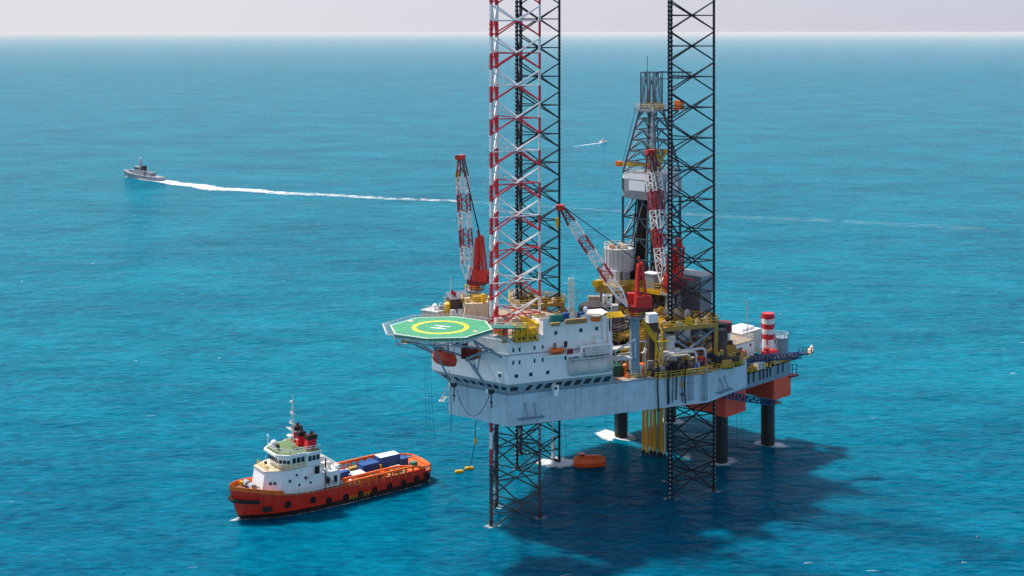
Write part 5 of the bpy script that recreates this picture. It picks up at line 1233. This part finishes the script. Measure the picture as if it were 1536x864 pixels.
for x, y, z in ((11.0, 4.63, 6.0), (8.4, 4.72, 6.0), (11.6, 4.6, 8.2)): MB('glass').box((x, y, z), (.45, .1, .45)).build('porthole', so_, local=True)
m = MB('black hole'); m.box((6.9, 4.74, 8.4), (1.1, .12, 1.6)); m.build('door', so_, local=True)
m = MB('dark red'); m.beam((4.9, 4.75, 4.2), (4.9, 4.75, 10.5), .22); m.build('downpipe', ship, local=True)
m = MB('rail white'); m.beam((9.6, 4.9, 6.5), (7.8, 5.0, 8.9), .6, .12); m.rail([(1.2, 5.5, 4.1), (12, 5.5, 4.3)], 1.0, 1.1, .05); m.build('side_rail', ship, local=True)
wh = [(14.6, -2.4), (14.6, 2.4), (12.6, 4.2), (9.4, 4.3), (9.4, 4.9), (6.2, 4.9), (6.2, -4.9), (9.4, -4.9), (9.4, -4.3), (12.6, -4.2)]
wt = [(x+(.5 if x > 12 else .1), y*1.04) for x, y in wh]
m = MB('white'); m.prism(wh, 9.66, 12.3, top=wt); whs = m.build('wheelhouse', ship, local=True)
m = MB('white'); rf = [(7.0+(x-7.0)*1.08, y*1.1) for x, y in wt]; m.prism(rf, 12.304, 12.75); m.build('wheelhouse_roof', whs, local=True)
m = MB('roof green'); m.prism([(8+(x-8)*.95, y*.95) for x, y in rf], 12.754, 12.8); m.build('monkey_deck', whs, local=True)
MB('rail white').rail([(15.0, -2.4, 12.8), (15.0, 2.4, 12.8), (13, 4.4, 12.8), (6.4, 5.1, 12.8)], 1.0, 1.1, .05).build('roof_rail', whs, local=True)
def wwin(p, q, n):
    p, q = V(p), V(q); d = (q-p)/n; ang = math.atan2(d.y, d.x)
    for k in range(n):
        cc = p+d*(k+.5); MB('glass').box((cc.x, cc.y, 11.25), (d.length*.78, .16, 1.05), ang).build('window', whs, local=True)
wwin((14.9, -2.35), (14.9, 2.35), 5); wwin((14.8, 2.5), (12.9, 4.24), 3); wwin((12.6, 4.3), (9.6, 4.38), 3); wwin((9.2, 5.02), (6.4, 5.02), 3)
def funnel(x, y, s, h):
    mb = MB('leg red'); mb.prism([(x+a*s, y+b*s*.7) for a, b in ((-1, -1), (1, -1), (1, 1), (-1, 1))], 12.8, 12.8+h*.68, top=[(x-.2+a*s*.9, y+b*s*.65) for a, b in ((-1, -1), (1, -1), (1, 1), (-1, 1))])
    mb.prism([(x-.2+a*s*1.0, y+b*s*.75) for a, b in ((-1, -1), (1, -1), (1, 1), (-1, 1))], 12.804+h*.68, 12.8+h, m='boot black'); mb.tube((x-.2, y, 12.8+h), (x-.5, y, 13.4+h), .3, 8, m='boot black'); mb.build('funnel', ship, local=True)
funnel(8.0, -3.0, 1.0, 3.3); funnel(8.6, .2, .85, 3.0); funnel(7.8, 3.2, 1.1, 3.0)
m = MB('rail white')
for y in (.15, 1.05): m.tube((10.6, y, 12.8), (10.6, .6+(y-.6)*.7, 21.6), .1, 6)
for k in range(10): m.beam((10.6, .15+k*.012, 13.4+k*.88), (10.6, 1.05-k*.012, 13.4+k*.88), .1)
for z, L in ((14.8, 3.4), (16.4, 2.4), (17.9, 2.0), (20.0, 1.4)): m.beam((10.9, .6-L/2, z), (10.3, .6+L/2, z), .16); m.box((10.6, .6-L/2, z+.25), (.3, .3, .4))
m.tube((10.6, .6, 21.5), (10.6, .6, 24), .12, 6); m.sphere((10.9, .6, 22.6), .35); m.beam((11.4, -.6, 17), (11.4, 1.8, 17), .22); m.box((11.2, .6, 15.4), (1, 1.6, .3)); m.build('mast_lattice', ship, local=True)
m = MB('white'); m.sphere((13.6, -2.4, 13.5), .75); m.tube((14.4, -3.6, 12.8), (14.4, -3.6, 15), .08, 5); m.sphere((14.4, -3.6, 15.1), .22); m.build('radar_dome', ship, local=True)
m = MB('dark steel'); m.box((14.0, .4, 13.5), (.5, .8, 1.2)); m.build('searchlight', ship, local=True)
# aft deckhouse outfit
m = MB('white')
for y in (-3.4, 3.6): m.tube((1.6, y-.6, 7.8), (1.6, y+.6, 7.8), .42, 10)
m.build('life_raft_canister', ship, local=True)
m = MB('rail white'); m.rail([(1.3, -4.5, 7.3), (1.3, 4.6, 7.3), (5.8, 4.6, 7.3)], 1.0, 1.0, .05); m.build('aft_rail', ship, local=True)
m = MB('dirty white'); m.bbox((4.4, -.6, 7.3), (2.2, 2.6, 2.2)); m.bbox((3.0, 2.6, 7.3), (.8, .8, 1.5)); m.lathe((4.6, 3.2, 7.3), [(.35, 0), (.35, 1.2), (.6, 1.3), (.6, 1.8)], 10); m.build('vent_casing', ship, local=True)
for x in (2.4, 4.2): MB('black hole').box((x, 4.62, 5.4), (.8, .08, 1.7)).build('side_door', ship, local=True)
m = MB('white'); m.sphere((4.9, 4.6, 8.0), .5, 10, .8); m.beam((5.4, 4.9, 7.4), (2.6, 4.95, 4.6), .7, .12, m='grey'); m.build('side_stair', ship, local=True)
m = MB('cream'); m.beam((18.1, -2.5, 9.62), (18.1, 2.5, 9.62), .35, .14); m.beam((18.1, 2.5, 9.62), (14.9, 4.3, 9.62), .35, .14); m.beam((14.9, 4.35, 9.62), (6.0, 4.66, 9.62), .3, .14); m.build('deck_edge_trim', ship, local=True)
for x, y in ((17.2, 3.56), (16.4, 4.0), (13.2, 4.58), (9.6, 4.7)): MB('glass').lathe((x, y, 7.0), [(.26, 0), (.26, .5)], 10).build('porthole', ship, local=True)
m = MB('rail white'); m.tube((16.6, 0, 9.7), (16.6, 0, 12.0), .07, 6); m.box((16.6, 0, 10.6), (.5, .5, .5), m='dark steel'); m.build('fore_light', ship, local=True)
# foredeck gear
m = MB('navy grey'); 
for y in (-1.2, 1.4): m.tube((20.4, y-.8, 6.6), (20.4, y+.8, 6.6), .75, 12)
m.build('windlass', ship, local=True)
rr = random.Random(9); m = MB('blue')
for k in range(6):
    a = (19.6+rr.uniform(0, 2.4), rr.uniform(-1.5, 3.0), 5.9)
    m.path([a, (a[0]+rr.uniform(-.6, .6), a[1]+.5, 7.0), (a[0]+rr.uniform(-1, 1), a[1]+1, 6.2)], .2, 6, m=('boom blue', 'cream', 'dark steel')[k % 3])
m.build('rope_coil', ship, local=True)
m = MB('yellow')
for y in (-2.6, -1.9, 2.8): m.tube((21.2, y, 5.6), (21.2, y, 7.0), .25, 8)
m.build('bollard', ship, local=True)
# cargo
def shipP(x, y, z): return SC+V((math.cos(SH)*x-math.sin(SH)*y, math.sin(SH)*x+math.cos(SH)*y, z))
container('blue cargo container amidships on the supply vessel deck', shipP(-8.6, -.4, 3.0), 4.4, 2.6, 2.5, SH, 'blue')
container('long blue container with white roof near the supply vessel stern', shipP(-14.0, -1.4, 3.0), 5.2, 2.8, 2.9, SH, 'blue', 'white')
container('small low blue container behind the long one at the supply vessel stern', shipP(-17.6, -1.0, 3.0), 2.2, 2.4, 1.7, SH, 'blue')
container('low blue container with white top, forward one on the supply vessel deck', shipP(-1.6, .2, 3.0), 3.6, 3.0, 1.5, SH, 'blue', 'white')
container('low blue container with white top, second from the supply vessel bridge', shipP(-4.6, 1.4, 3.0), 3.4, 2.6, 1.5, SH, 'blue', 'white')
container('pale open cargo basket between blue containers and the vessel rail', shipP(-5.6, 3.6, 3.0), 3.8, 1.4, .9, SH, 'ochre')
p = shipP(2.4, 3.2, 7.35); m = MB('blue'); m.bbox(p+V((2.0, 1.8, -3.6)), (2.4, 1.2, 2.4), SH+.3); m.beam(p+V((1.2, 1.6, -3)), p+V((3.4, 2, -1.2)), .8); solo(m, 'deck_winch', 'blue deck winch behind the white house of the supply vessel', 'winch')
for lab, x, y, w, h, mat in (('ochre cargo crate behind the blue winch on the vessel', -.2, 3.7, 1.6, 1.5, 'ochre'), ('cream crate at the far rail of the vessel deck', .4, -3.2, 2.2, 1.1, 'cream'), ('pale pallet load near the far rail amidships', -3.8, -2.8, 2.2, .9, 'dirty white'), ('orange crate beside the amidships blue container', -10.6, 2.6, 1.6, .9, 'orange'), ('yellow drum rack between the two big blue containers', -11.0, .2, 1.0, 1.5, 'yellow'), ('white crate beside the low white-topped containers', -1.8, 3.4, 2.0, .8, 'white'), ('dark crate beside the vessel cargo rail', -8.0, 3.0, 3.0, .7, 'dark steel'), ('ochre pipe cradle between the low containers and far rail', -6.4, -3.6, 2.6, 1.0, 'ochre'), ('grey pump crate behind the forward low container', -3.2, 2.9, 1.3, 1.2, 'pale grey'), ('red toolbox near the far rail by the big blue container', -11.5, -3.8, 1.7, 1.0, 'red'), ('teal tank crate close to the stern winch', -18.6, 2.6, 1.6, 1.3, 'teal'), ('orange chest at the stern behind the long blue container', -18.8, -3.2, 1.8, .9, 'orange'), ('pale chest beside the long white-roofed container', -14.2, 2.2, 2.4, 1.0, 'cream')):
    t = thing('cargo_crate', lab, 'crate', shipP(x, y, 3.0), SH, 'loose cargo on the vessel deck'); MB(mat).bbox((0, 0, .12), (w, w*.7, h)).build('crate_body', t, local=True)
    m = MB('wood'); 
    for k in (-1, 0, 1): m.bbox((k*w*.4, 0, 0), (.15, w*.7, .12))
    m.build('pallet', t, local=True)
line('mooring_rope', 'thin mooring rope from the vessel stern towards the rig leg', 'rope', cat_(shipP(-22.4, 2.8, 2.9), V((-4.4, 261.3, .5)), 1.6), .05)

# ============================================================ OTHER CRAFT
NH = math.atan2(.65, -.76); NC = V((-257, 881, 0))
nav = thing('patrol_ship', 'grey naval patrol ship steaming away with a long white wake', 'ship', NC, NH)
st = [(-23, 3.2, 2.8, 2.6), (-12, 4.0, 3.7, 2.7), (2, 4.1, 3.6, 3.0), (12, 3.6, 2.4, 3.6), (18, 2.4, 1.1, 4.2), (22, .9, .2, 4.7), (23.6, .15, .05, 4.9)]
m = MB('navy grey'); m.loft([[(x-(x > 20)*(1-f)*2.0, y, z) for x_, y, z, f in ((x, -w, -1, 0), (x, -b, d, 1), (x, b, d, 1), (x, w, -1, 0))] for x, b, w, d in st]); m.build('hull', nav, local=True)
m = MB('navy grey'); m.prism([(10, -2.4), (12.5, 0), (10, 2.4), (-6, 3), (-6, -3)], 2.9, 5.8); m.prism([(7.5, -1.8), (9, 0), (7.5, 1.8), (0, 2.2), (0, -2.2)], 5.804, 8.2); m.box((-10, 0, 4.0), (6, 4, 2.4)); m.build('superstructure', nav, local=True)
m = MB('glass'); m.box((4.6, 2.08, 7.2), (6, .3, .7), -.05); m.build('window', nav, local=True)
m = MB('dark steel'); m.prism([(-3.5, -1.1), (-1, -1.1), (-1, 1.1), (-3.5, 1.1)], 5.81, 9.2); m.build('funnel', nav, local=True)
m = MB('pale grey'); m.lattice((2.5, 0, 8.2), (2, 0, 13.5), 1.4, 1.4, 4, side=V((1, 0, 0)), r=.12, w2=.5, h2=.5); m.sphere((2.2, 0, 14), .7, m='white'); m.beam((2.2, -1.8, 11.5), (2.2, 1.8, 11.5), .25); m.build('mast_lattice', nav, local=True)
m = MB('navy grey'); m.bbox((15, 0, 3.8), (2, 1.8, 1.4)); m.tube((15.8, 0, 4.8), (19, 0, 5.2), .16, 6); m.build('deck_gun', nav, local=True)
def wp(px, py): return lvl(px, py, 0)
wake('ship_wake', 'long white wake trailing behind the grey naval ship', [wp(190, 265), wp(243, 272), wp(320, 282.5), wp(450, 291), wp(690, 302.5)], [6, 17, 28, 22, 20], 'wake foam', .95, .56)
wake('fading_wake', 'faint pale end of the wake crossing behind the rig', [wp(690, 302.5), wp(870, 313.5), wp(1080, 324), wp(1480, 343)], [16, 16, 24, 34], 'faint foam', .66, .58)
t = thing('speed_boat', 'tiny pale speedboat far off ahead of a short white wake', 'boat', wp(905, 214), R(38))
m = MB('white'); m.loft([[(x, -b, .0), (x, -b*1.1, 1.3), (x, b*1.1, 1.3), (x, b, 0)] for x, b in ((-4, 1.3), (0, 1.5), (3, .9), (5, .1))]); m.build('hull', t, local=True); m = MB('cream'); m.bbox((-.5, 0, 1.3), (3, 1.8, 1.6)); m.build('cabin', t, local=True)
wake('boat_wake', 'short white wake behind the tiny speedboat', [wp(906, 214), wp(885, 216.5), wp(858, 220.5)], [3.5, 6, 3], 'wake foam', .9, .6)
# outflow and churned water
foam_patch('white churned water at the foot of the barge leg behind the hull', *wp(911, 653)[:2], 4.2, 6.5, 1.0)
foam_patch('white foam under the far black leg', *wp(836, 694)[:2], 8.0, 5.5, 1.0)
foam_patch('faint foam seen through the near black leg', *wp(1030, 684)[:2], 3.4, 5.5, .72)
foam_patch('small fleck of foam beside the supply vessel hull', *wp(500, 753)[:2], 1.4, .9, .7)
foam_patch('second fleck of foam beside the supply vessel hull', *wp(484, 757)[:2], 1.1, .6, .7)
a = wp(829, 692); m = MB('white'); m.path([(a.x, a.y, 21.8), (a.x, a.y, 10), (a.x+.15, a.y, 0)], .14, 6); m.tube((a.x+.1, a.y, 5), (a.x+.15, a.y, 0), .4, 8); solo(m, 'water_jet', 'white stream of water falling from the hull beside the far leg', 'water stream')

rr = random.Random(77); rows = []
me = bpy.data.meshes.new('whitecaps'); vs, fs, fd = [], [], []
for k in range(80):
    Y = 225+(rr.random()**1.6)*900; X = rr.uniform(-.42, .42)*Y
    if -75 < X < -15 and 255 < Y < 300: continue
    L_, w_ = rr.uniform(.7, 2.6)*(1+Y/900), rr.uniform(.25, .6)*(1+Y/500); a = rr.uniform(-.25, .35); o0 = len(vs)
    for i in range(6):
        for j in range(3):
            u, v = (i/5-.5)*L_, (j/2-.5)*w_+math.sin(i*1.3+k)*w_*.4
            vs.append((X+u*math.cos(a)-v*math.sin(a), Y+u*math.sin(a)+v*math.cos(a), .08)); fd.append(.64-(.3 if j != 1 else 0)-(.2 if i in (0, 5) else 0))
    fs += [(o0+i*3+j, o0+i*3+j+1, o0+(i+1)*3+j+1, o0+(i+1)*3+j) for i in range(5) for j in range(2)]
me.from_pydata(vs, [], fs); at2 = me.attributes.new('fade', 'FLOAT', 'POINT'); at2.data.foreach_set('value', fd); me.materials.append(MATS['foam'])
wc = bpy.data.objects.new('sea_foam', me); COL.objects.link(wc); wc['kind'] = 'stuff'

# broken water round everything that stands in the sea
me = bpy.data.meshes.new('leg wash'); vs, fs, fd = [], [], []
def ring_foam(x, y, r0, r1, f, sx=1.0):
    o0 = len(vs); n = 14; off = rr.uniform(0, 6)
    for i, (rad, ff) in enumerate(((r0*.8, f), ((r0+r1)/2, f-.05), (r1, f-.5))):
        for k in range(n):
            a = 2*PI*k/n; w = 1+.25*math.sin(2*a+off) if i else 1
            vs.append((x+(.35*(i) if i else 0)*r0+math.cos(a)*rad*w*sx, y+math.sin(a)*rad*w, .09)); fd.append(ff)
    for i in range(2):
        for k in range(n): fs.append((o0+i*n+k, o0+i*n+(k+1) % n, o0+(i+1)*n+(k+1) % n, o0+(i+1)*n+k))
for L3 in (LF, LS, LP):
    for p in L3: ring_foam(p.x, p.y, .5, 1.9, .54, 1.5)
for x, y in ((27.5, 319.2), (49.6, 300.4), (63.3, 313.2), (41.4, 332)): ring_foam(x, y, 1.5, 3.6, .72, 1.3)
hullw = [(x, w) for x, b, w, z in ST]
for sgn in (-1, 1):
    for (x0, w0), (x1, w1) in zip(hullw[:-1], hullw[1:]):
        for q in range(2):
            o0 = len(vs); xa, xb = x0+(x1-x0)*q/2, x0+(x1-x0)*(q+1)/2; wa, wb = w0+(w1-w0)*q/2, w0+(w1-w0)*(q+1)/2
            for xx, ww in ((xa, wa), (xb, wb)):
                for dd, ff in ((-.2, .66), (.25, .6), (.8+.3*math.sin(xx*2), .2)):
                    p = shipP(xx, sgn*(ww+dd), 0); vs.append((p.x, p.y, .09)); fd.append(ff)
            fs += [(o0, o0+1, o0+4, o0+3), (o0+1, o0+2, o0+5, o0+4)]
me.from_pydata(vs, [], fs); at2 = me.attributes.new('fade', 'FLOAT', 'POINT'); at2.data.foreach_set('value', fd); me.materials.append(MATS['foam'])
wc = bpy.data.objects.new('sea_foam', me); COL.objects.link(wc); wc['kind'] = 'stuff'

# ---- fixed outfit of the main deck: pipe runs, vents, valve stands, lamp posts
rr = random.Random(101); cm = ['pipe white', 'ochre', 'yellow', 'brown steel', 'pale grey', 'orange', 'mauve grey', 'dark steel', 'cream', 'red']
def inside(p):
    for i in range(6):
        a, b = HULL[i], HULL[(i+1) % 6]
        if (b.x-a.x)*(p.y-a.y)-(b.y-a.y)*(p.x-a.x) < 1.2*(b-a).length: return False
    return True
def free(lo=18, hi=49):
    while True:
        p = AX(rr.uniform(8, hi), rr.uniform(-20, 25), 0)
        t = (p-A0).dot(E1)
        if inside(p) and t > 23.5: return p
for k in range(95):
    p = free(); z = DECK+rr.uniform(.4, 4.5); L_ = rr.uniform(2.5, 8); a = rr.choice([AN, AA, AA+PI/2]); d = V((math.cos(a), math.sin(a), 0)); q = p+d*L_
    if not inside(q): continue
    m = MB(rr.choice(['pipe white', 'pipe white', 'ochre', 'brown steel', 'pale grey', 'yellow', 'orange'])); m.path([V((p.x, p.y, DECK)), V((p.x, p.y, z-.3)), V((p.x, p.y, z))+d*.3, V((q.x, q.y, z))-d*.3, V((q.x, q.y, z-.3)), V((q.x, q.y, DECK))], rr.uniform(.09, .24), 6); m.build('pipe_run', rig)
for k in range(80):
    p = free(); m = MB(rr.choice(cm)); h = rr.uniform(1, 3.2); r = rr.uniform(.2, .6)
    m.lathe((p.x, p.y, DECK), [(r*.6, 0), (r*.6, h), (r, h+.05), (r, h+.5), (r*.4, h+.8)], 10); m.build('vent', rig)
for k in range(96):
    p = free(); m = MB(rr.choice(cm)); w, h = rr.uniform(.6, 2.2), rr.uniform(.6, 2.6)
    m.bbox((p.x, p.y, DECK+.06), (w, w*.7, h), rr.choice([AN, AA])); m.bbox((p.x, p.y, DECK+.06+h), (w*.5, w*.4, .35), AN, m=rr.choice(cm)); m.build('deck_locker', rig)
for k in range(14):
    p = free(); m = MB('rail white'); h = rr.uniform(6, 9); m.tube((p.x, p.y, DECK), (p.x, p.y, DECK+h), .09, 6); m.box((p.x, p.y, DECK+h), (.8, .4, .3), rr.uniform(0, 3), m='pale grey'); m.build('lamp_post', rig)
for k in range(9):
    p = free(); L_ = rr.uniform(3, 6); a = rr.choice([AN, AA]); d = V((math.cos(a), math.sin(a), 0))
    m = MB('yellow'); z = DECK+rr.uniform(2.5, 5.5)
    m.beam(V((p.x, p.y, z)), V((p.x, p.y, z))+d*L_, 1.0, .12, m='ochre'); m.rail([V((p.x, p.y, z+.06)), V((p.x, p.y, z+.06))+d*L_], 1.1, 1.0, .06, m='yellow')
    for v in (0, 1): m.beam(V((p.x, p.y, DECK))+d*L_*v, V((p.x, p.y, z))+d*L_*v, .2, m='ochre')
    m.build('catwalk', rig)
der = [o for o in COL.objects if o.name == 'drilling_derrick'][0]
for k in range(45):
    a, p = rr.uniform(-7.6, 7.6), rr.uniform(-7.6, 7.6)
    if abs(a) < 4.2 and abs(p) < 4.2: continue
    q = AX(51.5+a, p, 42.42); m = MB(rr.choice(['dark steel', 'yellow', 'pale grey', 'brown steel', 'red', 'ochre', 'cream', 'mauve grey'])); w, h = rr.uniform(.5, 1.6), rr.uniform(.6, 3.2)
    m.bbox(q, (w, w*.8, h), AA); m.tube(q+V((0, 0, h)), q+V((0, 0, h+.6)), w*.2, 8); m.build('floor_equipment', der)
for k in range(40):
    sd = rr.choice([(-8.0, None), (None, 8.0), (None, -8.0)]); u = rr.uniform(-7.5, 7.5); z = rr.uniform(30, 40.5)
    q = AX(51.5+(sd[0] if sd[0] is not None else u), (sd[1] if sd[1] is not None else u), z)
    m = MB(rr.choice(['brown steel', 'mauve grey', 'ochre', 'pale grey', 'dark steel', 'pipe white', 'yellow']))
    if k % 2: m.box(q, (rr.uniform(.6, 2.2), rr.uniform(.5, 1.5), rr.uniform(.6, 2.4)), AA)
    else: m.path([q, q+V((0, 0, 2.5)), q+AX2*2.2+V((0, 0, 2.9)), q+AX2*2.2+V((0, 0, 4))], .14, 6)
    m.build('substructure_fitting', der)
